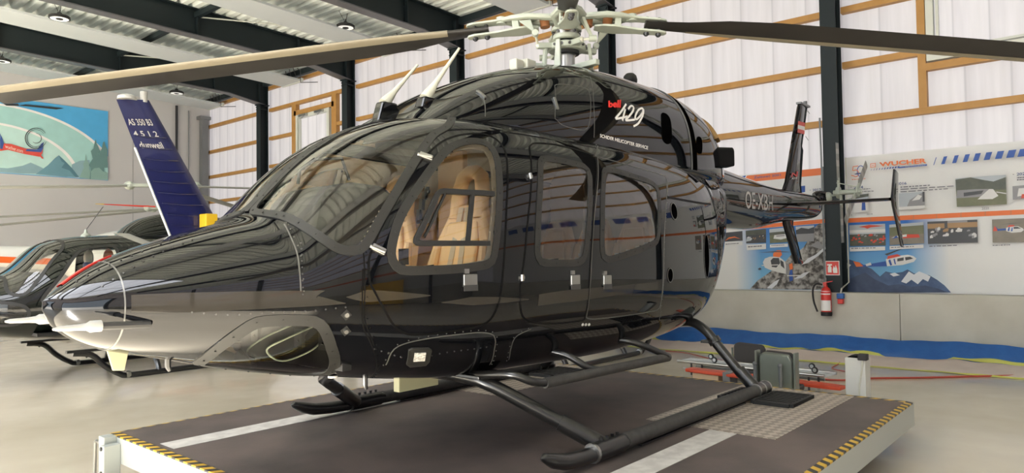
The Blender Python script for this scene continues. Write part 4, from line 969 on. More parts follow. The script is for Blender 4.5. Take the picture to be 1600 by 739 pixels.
def blade(az, hz, pitch):
    a = R_(az); d = np.array((cos(a), sin(a), -.105)); d /= np.linalg.norm(d); e = np.array((-sin(a), cos(a), 0.)); up = np.cross(d, e); up = up/np.linalg.norm(up)*(1 if np.cross(d, e)[2] > 0 else -1)
    c = np.array((HX, HY, hz)); fr_ = lambda deg: (e*cos(R_(deg))+up*sin(R_(deg)), up*cos(R_(deg))-e*sin(R_(deg))); le, nr = fr_(pitch*.3); tw = lambda r: fr_(pitch*(.3+.7*min(1, max(0, (r-.75)/.8))))
    rs = [.72, .80, 1.1, 1.45, 1.9, 3.0, 4.4, 5.40, 5.47, 5.49]; ch = [.15, .15, .18, .26, .295, .295, .295, .295, .27, .19]; th = [.05, .05, .045, .036, .034, .032, .030, .028, .022, .012]
    pr = [(0, 0), (.02, .42), (.07, .78), (.14, .94), (.28, 1.0), (.55, .75), (.8, .38), (1, .06), (.8, -.38), (.55, -.75), (.28, -1.0), (.14, -.94), (.07, -.78), (.02, -.42)]; k = len(pr)
    vs = []
    for r, q, t in zip(rs, ch, th):
        l_, n_ = tw(r); o = c+d*r+l_*q*.30
        for u, v in pr: vs.append(o-l_*q*u+n_*v*t/2)
    n = len(rs); mb = MB()
    mb.add(vs, [(i*k+j, i*k+(j+1) % k, (i+1)*k+(j+1) % k, (i+1)*k+j) for i in range(n-1) for j in range(k)]+[tuple(range(k))[::-1], tuple(range((n-1)*k, n*k))])
    bl = mb.build('rotor_blade', 'blade_dark', heli)
    # metal cap wrapped round the leading edge
    vs = []; idx = [10, 11, 12, 13, 0, 1, 2, 3, 4]; sel = list(range(2, n-1)); kk = len(idx)
    for i in sel:
        l_, n_ = tw(rs[i]); o = c+d*rs[i]+l_*(ch[i]*.30+.003)
        for j in idx: u, v = pr[j]; vs.append(o-l_*ch[i]*u+n_*v*(th[i]/2+.003))
    MB().add(vs, [(i*kk+j, i*kk+j+1, (i+1)*kk+j+1, (i+1)*kk+j) for i in range(len(sel)-1) for j in range(kk-1)]).build('leading_edge_strip', 'blade_edge', bl)
    # grip: two plates clamping the root, with bolts; horn and link
    mb = MB()
    for s in (-1, 1):
        z0, z1 = s*.066, s*.046
        outl = [(.26, .05), (.34, .085), (.44, .095), (.54, .075), (.66, .055), (.86, .052), (.91, .036), (.925, .0)]
        ps = [c+d*r+le*w_+nr*z0 for r, w_ in outl]+[c+d*r-le*w_+nr*z0 for r, w_ in outl[-2::-1]]; mb.prism(ps, nr*(z1-z0))
    for s in (-1, 1): mb.prism([c+d*.44+le*s*.085-nr*.05, c+d*.50+le*s*.08-nr*.05, c+d*.50+le*s*.08+nr*.05, c+d*.44+le*s*.085+nr*.05], le*(-s)*.012)
    mb.build('blade_grip', 'cream', bl, False, bevel=.006)
    mb = MB()
    for r in (.74, .85): mb.cyl(c+d*r-nr*.095, c+d*r+nr*.085, .016, seg=10); mb.cyl(c+d*r-nr*.085, c+d*r-nr*.06, .026, seg=10)
    mb.build('blade_bolt', 'steel_dark', bl)
    mb = MB()
    for r in (.20, .38): mb.cyl(c+d*r-nr*.05, c+d*r+nr*.05, .045, seg=14)
    mb.build('elastomer_bearing', 'bronze', bl)
    mb = MB(); h0 = c+d*.33+e*.10; h1 = c+d*.29+e*.20+np.array((0, 0, -.16)); h2 = c+d*.44+e*.11
    tri = [h0, h2, h2+(h1-h2)*.45, h1, h0+(h1-h0)*.5]
    mb.prism([q+e*.0 for q in tri], d*0+e*.03); mb.cyl(h1-e*.02, h1+e*.05, .03, seg=12); mb.build('pitch_horn', 'cream', bl, False, bevel=.005)
    a2 = R_(az+24); l1 = np.array((HX+.29*cos(a2), HY+.29*sin(a2), 3.63))
    if np.linalg.norm(h1-l1) > .05:
        mb = MB(); mb.cyl(h1+e*.015, l1, .012, seg=8); mb.ball(h1+e*.015, .026, seg=10); mb.ball(l1, .024, seg=10); mb.build('pitch_link', 'cream_light', sp)
for az, hz, pt in ((129, 3.90, 18), (309, 3.90, -14), (219, 3.82, 2), (39, 3.82, 2)): blade(az, hz, pt)
for az, hz in ((129, 3.90), (219, 3.82)):
    a = R_(az); d = np.array((cos(a), sin(a), 0)); e = np.array((-sin(a), cos(a), 0)); c = np.array((HX, HY, hz)); mb = MB()
    for s in (-1, 1):
        mb.tube([c-d*.60+e*s*.02, c-d*.50+e*s*.08, c-d*.36+e*s*.12, c-d*.2+e*s*.085, c+e*s*.06, c+d*.2+e*s*.085, c+d*.36+e*s*.12, c+d*.50+e*s*.08, c+d*.60+e*s*.02], [.028, .036, .04, .042, .045, .042, .04, .036, .028], 10, flat=.7)
    for s in (-1, 1): mb.cyl(c+d*s*.60-(0, 0, .03), c+d*s*.60+(0, 0, .03), .045, seg=14)
    mb.lathe([(.11, -.045), (.13, 0), (.11, .045)], c, seg=20)
    mb.build('rotor_yoke', 'cream', heli)
mb = MB(); mb.box((4.46, YC-.06, 3.26), (4.56, YC+.02, 3.37)); mb.box((4.58, YC-.08, 3.28), (4.70, YC-.0, 3.39)); mb.build('roof_fitting', 'cream_light', heli, False, bevel=.01)

# ---- landing gear
SKZ = PZ+.066
for y, xf in ((-1.245, 0), (1.29, -.05)):
    yy = YC+y; mb = MB(); s = math.copysign(1, y)
    mb.tube([(3.235+xf, yy, SKZ+.088), (3.255+xf, yy, SKZ+.086), (3.34+xf, yy, SKZ+.05), (3.45+xf, yy, SKZ+.018), (3.60+xf, yy, SKZ+.003), (3.72+xf, yy, SKZ)]+[(x, yy, SKZ) for x in (4.2, 5.0, 5.8, 6.62)], [.006, .026, .046]+[.050]*7, 16); sk = mb.build('landing_skid', 'skid_black', heli)
    mb = MB(); mb.tube([(4.12, yy, SKZ+.004), (6.35, yy, SKZ+.004)], [.054, .054], 16); mb.build('skid_tread', 'skid_tread', sk)
    mb = MB(); mb.tube([(3.74, yy, SKZ+.004), (4.08, yy, SKZ+.004)], [.062, .062], 16)
    for x in (3.86, 3.92, 3.98, 4.04): mb.cyl((x, yy, SKZ+.03), (x, yy, SKZ+.085), .012, seg=6)
    mb.build('skid_saddle', 'skid_black', sk)
    MB().tube([(6.36, yy, SKZ+.004), (6.60, yy, SKZ+.004)], [.062, .062], 16).build('skid_saddle', 'skid_black', sk)
    for x in (3.75, 6.36, 6.48, 6.60): MB().lathe([(.063, -.012), (.066, 0), (.063, .012)], (x, yy, SKZ+.004), (1, 0, 0), 16).build('clamp_ring', 'steel', sk)
    mb = MB(); mb.box((4.3, yy-.03, PZ+.004), (6.08, yy+.03, PZ+.016))
    mb.build('wear_strip', 'skid_black', sk, False)
    # slatted pads under the rear ends of the skids
    for y0, y1 in ((yy-.42, yy-.05), (yy+.05, yy+.26)):
        mb = MB()
        for k in range(7): x = 6.16+k*.075; mb.box((x, y0, PZ+.012), (x+.045, y1, PZ+.03))
        mb.box((6.13, y0, PZ+.006), (6.67, y0+.03, PZ+.036)); mb.box((6.13, y1-.03, PZ+.006), (6.67, y1, PZ+.036)); mb.box((6.10, y0+.03, PZ+.006), (6.14, y1-.03, PZ+.036)); mb.box((6.64, y0+.03, PZ+.006), (6.68, y1-.03, PZ+.036))
        mb.build('slatted_pad', 'rubber', sk, False)
def cant(a, b, n=6): a, b = np.array(a), np.array(b); return [a+(b-a)*t for t in np.linspace(0, 1, n)]
leg_n = cant((3.90, YC-1.225, .485), (3.49, YC-.66, .862)); leg_f = cant((3.25, YC+.93, .785), (3.80, YC+1.275, .485))
mb = MB(); mb.tube(leg_n+smooth([(3.44, YC-.56, .905), (3.40, YC-.3, .93), (3.36, YC, .93), (3.30, YC+.4, .92), (3.24, YC+.75, .88)], 6)+leg_f, .046, 16)
ct = mb.build('cross_tube', 'skid_black', heli)
for pts in ((leg_n[0], leg_n[2]), (leg_f[5], leg_f[2])): MB().cyl(pts[0], pts[1], .058, seg=16).build('tube_sleeve', 'skid_black', ct)
mb = MB(); mb.tube(smooth([(6.42, YC-1.24, .48), (6.40, YC-1.18, .52), (6.40, YC-.88, .85), (6.40, YC-.76, .985), (6.40, YC-.62, 1.06), (6.40, YC-.45, 1.055), (6.40, YC, 1.0), (6.40, YC+.45, 1.055), (6.40, YC+.62, 1.06), (6.40, YC+.76, .985), (6.40, YC+.90, .85), (6.40, YC+1.22, .52), (6.42, YC+1.285, .48)], 6), .045, 16); ct = mb.build('cross_tube', 'skid_black', heli)
for s in (-1, 1):
    MB().cyl((6.40, YC+s*1.235, .485), (6.40, YC+s*1.08, .64), .056, seg=14).build('tube_sleeve', 'skid_black', ct)
    mb = MB(); mb.cyl((6.40, YC+s*.86, .875), (6.40, YC+s*.83, .915), .062, seg=14); mb.box((6.26, YC+s*.80-.05, .885), (6.42, YC+s*.80+.03, .91)); mb.build('foot_step', 'skid_black', ct, False)
for s in (-1, 1):
    mb = MB(); mb.tube([(3.58, YC+s*1.0, .91), (5.20, YC+s*1.0, .89)], .034, 14); st = mb.build('boarding_step', 'skid_tread', heli)
    for pts in ([(3.42, YC+s*.45, .93), (3.34, YC+s*.72, .97), (3.36, YC+s*.92, .985), (3.45, YC+s*1.0, .94), (3.60, YC+s*1.0, .91)], [(4.02, YC+s*.62, 1.05), (4.08, YC+s*.80, 1.02), (4.16, YC+s*.94, .93), (4.28, YC+s*1.0, .90)], [(4.85, YC+s*.62, 1.06), (4.95, YC+s*.85, 1.02), (5.13, YC+s*1.0, .92), (5.20, YC+s*1.0, .89)]):
        MB().tube(smooth(pts, 5), .026, 12).build('step_bracket', 'skid_black', st)
MB().box((3.33, YC-.66, .93), (3.60, YC-.40, .955)).build('jack_plate', 'skid_black', heli, False, bevel=.006)
ORG = np.zeros(3)

# ================================================================== THE LANDING PLATFORM
mat('deck_rubber', (0.058, 0.049, 0.046), 0.55, noise=(1.5, .16, (0.135, 0.105, 0.094)), bump=(90, .12))
mat('side_white', (0.37, 0.395, 0.375), 0.4); mat('post_white', (0.56, 0.56, 0.52), 0.4)
mat('hazard_yellow', (0.58, 0.36, 0.035), 0.5)
mat('hazard_black', (0.03, 0.03, 0.03), 0.5)
mat('line_white', (0.62, 0.60, 0.56), 0.5, noise=(12, .12, (0.50, 0.48, 0.45)))
def tread_plate():
    m = mat('tread_plate', (0.30, 0.26, 0.21), 0.42, metal=0.35)
    nt = m.node_tree; b = nt.nodes['Principled BSDF']; tc = nt.nodes.new('ShaderNodeTexCoord')
    ck = nt.nodes.new('ShaderNodeTexChecker'); ck.inputs['Scale'].default_value = 17.0
    ck.inputs['Color1'].default_value = (1, 1, 1, 1); ck.inputs['Color2'].default_value = (0, 0, 0, 1)
    mp = nt.nodes.new('ShaderNodeMapping'); mp.inputs['Rotation'].default_value = (0, 0, .785); mp.inputs['Scale'].default_value = (1, 1, 0.001)
    nt.links.new(tc.outputs['Object'], mp.inputs[0]); nt.links.new(mp.outputs[0], ck.inputs['Vector'])
    mx = nt.nodes.new('ShaderNodeValToRGB'); e = mx.color_ramp.elements; e[0].color = (0.36, 0.31, 0.255, 1); e[1].color = (0.60, 0.53, 0.45, 1)
    nt.links.new(ck.outputs['Fac'], mx.inputs[0]); nt.links.new(mx.outputs[0], b.inputs['Base Color'])
    bp = nt.nodes.new('ShaderNodeBump'); bp.inputs['Strength'].default_value = .4; bp.inputs['Distance'].default_value = .01
    nt.links.new(ck.outputs['Fac'], bp.inputs['Height']); nt.links.new(bp.outputs[0], b.inputs['Normal'])
tread_plate()
PX0, PX1, PY0, PY1 = 2.15, 7.04, 1.44, 5.99
plat = thing('landing_platform', 'low dark helicopter platform with white sides and yellow black hazard edges', 'platform', (4.6, 3.77, 0))
ORG = np.array((4.6, 3.77, 0.))
mb = MB(); mb.box((PX0+.06, PY0+.06, PZ-.05), (PX1-.06, PY1-.02, PZ)); mb.build('deck', 'deck_rubber', plat, False)
for nm, lo, hi in (('side_panel', (PX0, PY0, PZ-.20), (PX0+.04, PY1, PZ-.012)), ('side_panel', (PX0+.04, PY0, PZ-.20), (PX1, PY0+.04, PZ-.012)), ('side_panel', (PX1-.04, PY0+.04, PZ-.20), (PX1, PY1, PZ-.012)), ('side_panel', (PX0+.04, PY1-.04, PZ-.20), (PX1-.04, PY1, PZ-.012))):
    MB().box(lo, hi).build(nm, 'side_white', plat, False)
def hazard(p0, p1, wdir, wd):
    p0, p1, wdir = map(lambda a: np.array(a, float), (p0, p1, wdir)); L = np.linalg.norm(p1-p0); t = (p1-p0)/L; mb = MB(); z = np.array((0, 0, .012)); s = .115; n = int(L/s)
    for i in range(n):
        for j in (0, 1):
            mb.cur = j; a, b = (i+j*.5)*L/n, (i+j*.5+.5)*L/n; k = .04
            c = [p0+t*max(0, a-k)-z, p0+t*max(0, b-k)-z, p0+t*min(L, b)+wdir*wd-z, p0+t*min(L, a)+wdir*wd-z]; mb.prism(c, z)
    return mb.build('hazard_edge', ['hazard_yellow', 'hazard_black'], plat, False)
hazard((PX0, PY1, PZ), (PX0, PY0, PZ), (1, 0, 0), .062); hazard((PX0+.06, PY0, PZ), (PX1, PY0, PZ), (0, 1, 0), .06)
hazard((PX1, PY0+.06, PZ), (PX1, PY1, PZ), (-1, 0, 0), .06); hazard((PX0+.06, PY1, PZ), (PX1-.06, PY1, PZ), (0, -1, 0), .022)
for lo, hi in (((PX0+.10, 5.11, PZ-.001), (5.0, 5.335, PZ+.003)), ((PX0+.10, 2.19, PZ-.001), (5.03, 2.40, PZ+.003))): MB().box(lo, hi).build('marking_line', 'line_white', plat, False)
for lo, hi in (((5.04, 1.91, PZ-.001), (6.98, 2.95, PZ+.004)), ((5.04, 4.58, PZ-.001), (6.98, 5.62, PZ+.004))): MB().box(lo, hi).build('tread_plate', 'tread_plate', plat, False)
for x, y in ((2.35, 1.75), (2.35, 5.6), (6.65, 1.75), (6.65, 5.6), (4.6, 3.7)):
    mb = MB(); mb.box((x-.06, y-.06, .06), (x+.06, y+.06, PZ-.05)); mb.cyl((x-.03, y, .06), (x+.03, y, .06), .06, seg=14); mb.build('leg', 'steel_dark', plat, False)
mb = MB(); mb.box((2.06, 5.86, 0.02), (2.15, 5.97, PZ+.0)); mb.box((2.03, 5.78, .10), (2.15, 5.86, PZ-.05)); cr = mb.build('corner_post', 'side_white', plat, False, bevel=.006)
mb = MB()
for z in (.15, .33): mb.cyl((2.02, 5.82, z), (2.05, 5.82, z), .016, seg=6)
mb.build('post_bolt', 'steel_dark', cr)
mb = MB(); mb.tube([(2.10, 5.97, .33), (2.09, 6.10, .335), (2.09, 6.13, .32), (2.09, 6.13, .0)], .012, 8); mb.build('locking_pin', 'steel', cr)
ORG = np.zeros(3)

# white control post behind the platform
root = thing('control_post', 'white square post with a cable and black plug behind the platform', 'post', (7.35, 1.97, 0)); ORG = np.array((7.35, 1.97, 0.))
MB().box((7.25, 1.88, 0), (7.42, 2.06, .715)).build('post', 'post_white', root, False, bevel=.004)
mb = MB(); mb.box((7.27, 1.90, .715), (7.40, 2.04, .722)); mb.build('post_opening', 'opening_shade', root, False)  # flat lid coloured as the shade inside a hollow post
mb = MB(); mb.box((7.22, 1.86, .70), (7.30, 1.94, .76)); mb.tube([(7.30, 1.93, .74), (7.31, 1.98, .735), (7.32, 2.02, .72)], .014, 8); mb.build('plug', 'rubber', root, False, bevel=.008)
MB().tube(smooth([(7.23, 1.90, .70), (7.235, 1.91, .60), (7.24, 1.935, .45), (7.24, 1.94, .2), (7.24, 1.94, .02)], 5), .008, 8).build('cable', 'cream_light', root)
ORG = np.zeros(3)

# ------------------------------------------------------------------ seats, stretcher and boards behind the platform
mat('seat_cloth', (0.060, 0.056, 0.054), 0.8); mat('seat_shell', (0.23, 0.255, 0.22), 0.35, metal=.5, noise=(3, .25, (0.30, 0.33, 0.28))); mat('stretcher_red', (0.62, 0.075, 0.03), 0.5); mat('wood_pale', (0.58, 0.44, 0.29), 0.5)
root = thing('removed_seat', 'bare metal-backed helicopter seat with tube legs behind the platform', 'seat', (8.2, 3.05, 0)); ORG = np.array((8.2, 3.05, 0.))
mb = MB(); mb.prism([(8.10, y, z) for y, z in ((2.86, .18), (2.86, .50), (2.90, .575), (3.18, .59), (3.24, .55), (3.25, .18))], (.06, 0, 0)); mb.build('backrest_shell', 'seat_shell', root, True, bevel=.02)
mb = MB(); mb.prism([(8.17, y, z) for y, z in ((2.85, .18), (2.85, .52), (2.90, .59), (3.18, .60), (3.24, .55), (3.25, .18))], (.07, 0, 0)); mb.build('backrest_cushion', 'seat_cloth', root, True, bevel=.025)
mb = MB(); mb.box((8.16, 2.86, .13), (8.50, 3.24, .20)); mb.build('seat_cushion', 'seat_cloth', root, False, bevel=.02)
for y in (2.98, 3.27): mb = MB(); mb.tube([(8.06, y, .0), (8.06, y, .44)], .022, 10); mb.ball((8.06, y, .45), .03, seg=10); mb.build('leg', 'duct_grey', root)
for y in (2.83, 3.27): MB().box((8.08, y-.012, .0), (8.20, y+.012, .60)).build('side_frame', 'seat_shell', root, False, bevel=.004)
ORG = np.zeros(3)
root = thing('removed_seat', 'dark grey cloth helicopter seat standing behind the bare metal seat', 'seat', (9.98, 4.13, 0)); ORG = np.array((9.98, 4.13, 0.))
mb = MB(); mb.prism([(9.92, y, z) for y, z in ((3.90, .02), (3.89, .36), (3.92, .425), (4.29, .445), (4.345, .40), (4.345, .02))], (.10, 0, 0)); mb.build('backrest', 'seat_cloth', root, True, bevel=.03)
mb = MB(); mb.box((10.03, 3.92, .10), (10.42, 4.32, .19)); mb.build('seat_cushion', 'seat_cloth', root, False, bevel=.03)
for y in (3.86, 4.38): MB().bar((10.0, y, .0), (9.97, y, .36), .03, .02, up=(0, 1, 0)).build('side_frame', 'seat_shell', root, False)
mb = MB()
for y in (3.96, 4.28): MB().cyl((10.38, y, 0), (10.38, y, .11), .016, seg=8).build('leg', 'steel_dark', root)
ORG = np.zeros(3)
A, B = np.array((9.72, 4.92, .085)), np.array((9.42, 2.78, .11)); T = (B-A)/np.linalg.norm(B-A); S_ = np.array((-T[1], T[0], 0))*-1
root = thing('folded_stretcher', 'folded metal stretcher with small wheels lying behind the platform', 'stretcher', tuple(A*[1, 1, 0])); ORG = A*[1, 1, 0]
for s in (0, .32):
    MB().tube([A+S_*s+(0, 0, .10), B+S_*s+(0, 0, .10)], .02, 10).build('side_rail', 'steel', root); MB().tube([A+S_*s+T*.1, B+S_*s-T*.15], .018, 10).build('lower_rail', 'steel', root)
mb = MB(); mb.prism([A+(0, 0, .085), B+(0, 0, .085), B+S_*.32+(0, 0, .085), A+S_*.32+(0, 0, .085)], (0, 0, .02)); mb.build('bed', 'panel_white', root, False)
for f in (.1, .5, .9):
    for s in (0.03, .29): p = A+(B-A)*f+S_*s; MB().cyl((p[0], p[1], 0), (p[0], p[1], .17), .014, seg=8).build('leg', 'steel_dark', root)
for f, s in ((.17, .02), (.28, .30), (.52, .02), (.60, .30), (.86, .02), (.94, .30)):
    c = A+(B-A)*f+S_*s+(0, 0, .16); mb = MB(); mb.lathe([(.014, -.012), (.038, -.012), (.042, 0), (.038, .012), (.014, .012)], c, S_, 16); wh = mb.build('wheel', 'rubber', root); MB().lathe([(.001, -.014), (.024, -.014), (.024, .014), (.001, .014)], c, S_, 14).build('hub', 'steel', wh)
    MB().bar(c-(0, 0, .055), c, .02, .008, up=S_).build('wheel_fork', 'steel', wh, False)
ORG = np.zeros(3)
A2, B2 = np.array((9.00, 4.64, 0)), np.array((8.78, 2.53, 0)); T2 = (B2-A2)/np.linalg.norm(B2-A2); S2 = np.array((-T2[1], T2[0], 0))
mb = MB(); mb.prism([A2+S2*u+T2*v+(0, 0, .11) for u, v in ((-.02, .1), (.0, .0), (.16, .0), (.18, .1), (.18, 1.95), (.15, 2.1), (.0, 2.1), (-.02, 1.95))], (0, 0, .045)); rs = mb.build('rescue_board', 'stretcher_red', None, False, bevel=.012)
tag(rs, 'orange-red rescue board lying along the rear edge of the platform', 'board')
for f in (.3, .64): mb = MB(); p = A2+(B2-A2)*f; mb.box((p[0]-.02, p[1]-.05, 0), (p[0]+.21, p[1]+.05, .165)); mb.build('strap', 'duct_grey', rs, False)
mb = MB(); mb.prism([A2-T2*.05+S2*u+T2*v for u, v in ((.02, .15), (.14, .15), (.14, .55), (.02, .55))], (0, 0, .105)); tag(mb.build('wooden_box', 'wood_pale', None, False, bevel=.01), 'pale wooden box under one end of the orange-red board', 'box')

# ------------------------------------------------------------------ cloth along the far wall, cable
mat('tarp_blue', (0.010, 0.085, 0.30), 0.45, noise=(6, .3, (0.02, 0.12, 0.38)), bump=(9, .5)); mat('cloth_pale', (0.56, 0.47, 0.42), 0.7, noise=(3, .3, (0.66, 0.58, 0.52)), bump=(7, .4)); mat('hem_yellow', (0.55, 0.56, 0.12), 0.6); mat('cable_red', (0.42, 0.06, 0.035), 0.5)
def strip(rows, y0, y1, n=170):
    """Wrinkled cloth: rows of (x, z, wobble) swept along y."""
    random.seed(11); mb = MB(); vs = []; ph = [[random.uniform(0, 6.3) for _ in range(4)] for _ in rows]
    for r, (x, z, wv) in enumerate(rows):
        for i in range(n):
            y = y0+(y1-y0)*i/(n-1); s = sin(y*1.7+ph[r][0])*.5+sin(y*4.3+ph[r][1])*.3+sin(y*9.1+ph[r][2])*.2
            vs.append((x+wv*s, y, max(.004, z+wv*.45*sin(y*3.1+ph[r][3])+wv*.2*sin(y*11+ph[r][1]))))
    mb.add(vs, [(a*n+i, a*n+i+1, (a+1)*n+i+1, (a+1)*n+i) for a in range(len(rows)-1) for i in range(n-1)]); return mb
o = strip([(12.99, .0, 0), (12.97, .27, .015), (12.86, .30, .03), (12.76, .20, .04), (12.68, .09, .04), (12.64, .02, .03), (12.63, .0, .02)], -3.0, 8.2).build('blue_tarp', 'tarp_blue'); tp = o; tag(o, 'crumpled bright blue tarp bundled along the foot of the far wall', 'tarp')
o = strip([(12.54, .01, 0), (12.50, .06, .02), (12.38, .07, .05), (12.22, .055, .05), (12.0, .035, .04), (11.75, .02, .02), (11.65, .006, .015)], -3.0, 9.0).build('pale_cloth', 'cloth_pale'); tag(o, 'pale pinkish cloth spread on the floor in front of the blue tarp', 'cloth')
strip([(11.655, .012, .012), (11.62, .02, .012), (11.59, .004, .012)], -3.0, 9.0).build('yellow_hem', 'hem_yellow', o)['label'] = 'yellow-green hem along the cloth edge'
mb = strip([(12.70, .085, .05), (12.66, .075, .05), (12.63, .05, .04)], -3.0, 8.0); mb.build('green_fold', 'hem_yellow', tp)['label'] = 'yellow-green fold showing under the tarp'
p = [hit(x, y, 2, .012) for x, y in ((1160, 590), (1230, 588), (1308, 594), (1364, 591), (1440, 590), (1520, 588), (1580, 587), (1640, 586))]
tag(MB().tube(smooth(p, 6), .014, 8).build('floor_cable', 'cable_red'), 'thick red cable running straight across the floor beyond the white control post', 'cable')
p = [hit(x, y, 2, .010) for x, y in ((1040, 548), (1075, 552), (1110, 560), (1160, 566), (1210, 563), (1262, 549), (1300, 558), (1312, 566), (1300, 575), (1320, 580))]
tag(MB().tube(smooth(p, 6), .007, 6).build('floor_cable', 'cable_red'), 'thin red cord winding over the floor behind the removed seats', 'cable')

# ------------------------------------------------------------------ fire extinguisher, its sign, socket box
XE = 13.02
root = thing('fire_extinguisher', 'red fire extinguisher hanging on the wall below the red sign', 'fire extinguisher', (12.92, 3.95, .62)); ORG = np.array((12.92, 3.95, .62))
MB().lathe([(.02, .66), (.075, .66), (.085, .68), (.085, 1.04), (.065, 1.10), (.03, 1.13), (.03, 1.16)], (12.92, 3.95, 0), seg=20).build('cylinder', 'red', root)
MB().lathe([(.09, .63), (.092, .66), (.092, .70), (.06, .70)], (12.92, 3.95, 0), seg=20).build('foot_ring', 'rubber', root)
mb = MB(); mb.box((12.87, 3.93, 1.15), (12.93, 3.98, 1.20)); mb.bar((12.90, 3.99, 1.20), (12.90, 3.83, 1.23), .03, .014); mb.build('valve', 'red', root, False)
MB().tube(smooth([(12.90, 4.0, 1.17), (12.88, 4.10, 1.18), (12.86, 4.15, 1.08), (12.86, 4.14, .88), (12.86, 4.08, .70)], 5), .016, 8).build('hose', 'rubber', root)
a = [(R_(180-70+i*140/8)) for i in range(9)]; vs = []
for z in (.72, .90): vs += [(12.92+.087*cos(t), 3.95+.087*sin(t), z) for t in a]
for z in (1.0, 1.06): vs += [(12.92+(.087 if z < 1.02 else .080)*cos(t), 3.95+(.087 if z < 1.02 else .080)*sin(t), z) for t in a]
for r in (0, 1): MB().add(vs[r*18:r*18+18], [(i, i+1, i+10, i+9) for i in range(8)]).build('paper_label', 'lettering_white', root)
mb = MB(); mb.box((12.98, 3.92, .75), (13.02, 3.98, 1.02)); mb.build('bracket', 'steel_dark', root, False)
ORG = np.zeros(3)
root = thing('fire_sign', 'red and white fire extinguisher sign on the dark column', 'sign', (13.0, 3.86, 1.45)); ORG = np.array((13.0, 3.86, 1.45))
MB().box((13.0, 3.74, 1.33), (13.018, 3.97, 1.58)).build('sign_plate', 'lettering_white', root, False)
MB().box((12.996, 3.752, 1.342), (13.0, 3.958, 1.568)).build('sign_field', 'red', root, False)
mb = MB(); mb.prism([(12.992, y, z) for y, z in ((3.93, 1.38), (3.93, 1.47), (3.91, 1.50), (3.89, 1.50), (3.87, 1.47), (3.87, 1.38))], (.003, 0, 0)); mb.box((12.992, 3.86, 1.50), (12.995, 3.94, 1.525))
mb.prism([(12.992, y, z) for y, z in ((3.84, 1.37), (3.85, 1.43), (3.83, 1.49), (3.81, 1.45), (3.80, 1.51), (3.775, 1.44), (3.775, 1.37))], (.003, 0, 0)); mb.build('pictogram', 'lettering_white', root, False)
ORG = np.zeros(3)
root = thing('wall_socket', 'small blue and red socket box on the wall beside the fire extinguisher', 'socket', (13.0, 3.72, .9)); ORG = np.array((13.0, 3.72, .9))
mb = MB(); mb.box((12.92, 3.67, .93), (13.02, 3.78, 1.02)); mb.build('blue_box', 'tarp_blue', root, False, bevel=.01); MB().box((12.93, 3.68, .84), (13.02, 3.77, .925)).build('red_outlet', 'red', root, False, bevel=.01)
MB().tube([(12.98, 3.725, 1.02), (13.0, 3.715, 1.10), (13.34, 3.69, 1.2), (13.35, 3.69, 3.4)], .014, 8).build('wire', 'cream_light', root)
ORG = np.zeros(3)
mb = MB(); mb.tube([(12.99, 3.985, 1.22), (12.99, 3.985, 2.5), (12.99, 3.99, 3.4), (12.99, 4.0, 4.1)], .016, 8)
tag(mb.build('cable_conduit', 'duct_grey'), 'thin grey conduit running up the column above the extinguisher', 'conduit')

# ================================================================== THE PANELS ON THE FAR WALL
XP = 13.40
for n_, c_, r_ in (('poster_white', (.70, .70, .69), .45), ('poster_orange', (.72, .155, .03), .5), ('poster_blue', (.015, .075, .33), .5), ('ink_dark', (.10, .10, .13), .6), ('ink_blue', (.06, .09, .22), .6), ('photo_white', (.66, .66, .65), .5), ('photo_red', (.60, .06, .03), .5),
                   ('photo_sky', (.42, .46, .50), .5), ('photo_roof', (.34, .20, .09), .5), ('photo_dark', (.035, .037, .042), .5), ('photo_grey', (.25, .25, .26), .5), ('snow', (.66, .68, .72), .5), ('poster_sky', (.05, .26, .58), .5)): mat(n_, c_, r_)
mat('photo_hill', (.045, .052, .040), .5, noise=(9, .3, (.09, .10, .07))); mat('photo_field', (.10, .115, .055), .5, noise=(7, .3, (.17, .17, .10))); mat('photo_brown', (.16, .14, .11), .5, noise=(6, .3, (.24, .21, .17)))
mat('rock', (.055, .05, .045), .6, noise=(11, .10, (.40, .38, .36))); mat('mountain_blue', (.02, .05, .13), .5, noise=(7, .2, (.06, .11, .22))); mat('mountain_dark', (.015, .03, .08), .5, noise=(8, .2, (.035, .06, .12)))
def fade_blue(name, axis, a, b, zfade=False):
    """Printed sky fading to the white of the panel along y (print, not light)."""
    m = mat(name, (.05, .26, .58), .5); nt = m.node_tree; bs = nt.nodes['Principled BSDF']; tc = nt.nodes.new('ShaderNodeTexCoord'); sp = nt.nodes.new('ShaderNodeSeparateXYZ'); nt.links.new(tc.outputs['Object'], sp.inputs[0])
    mr = nt.nodes.new('ShaderNodeMapRange'); mr.inputs['From Min'].default_value = a; mr.inputs['From Max'].default_value = b; nt.links.new(sp.outputs[1], mr.inputs['Value'])
    mz = nt.nodes.new('ShaderNodeMapRange'); mz.inputs['From Min'].default_value = -1.3; mz.inputs['From Max'].default_value = .2; nt.links.new(sp.outputs[2], mz.inputs['Value'])
    c1 = nt.nodes.new('ShaderNodeMixRGB'); c1.inputs[1].default_value = (.16, .42, .66, 1); c1.inputs[2].default_value = (.012, .13, .46, 1); nt.links.new(mz.outputs[0], c1.inputs[0])
    c2 = nt.nodes.new('ShaderNodeMixRGB'); c2.inputs[2].default_value = (.70, .70, .69, 1); nt.links.new(mr.outputs[0], c2.inputs[0]); nt.links.new(c1.outputs[0], c2.inputs[1]); nt.links.new(c2.outputs[0], bs.inputs['Base Color'])
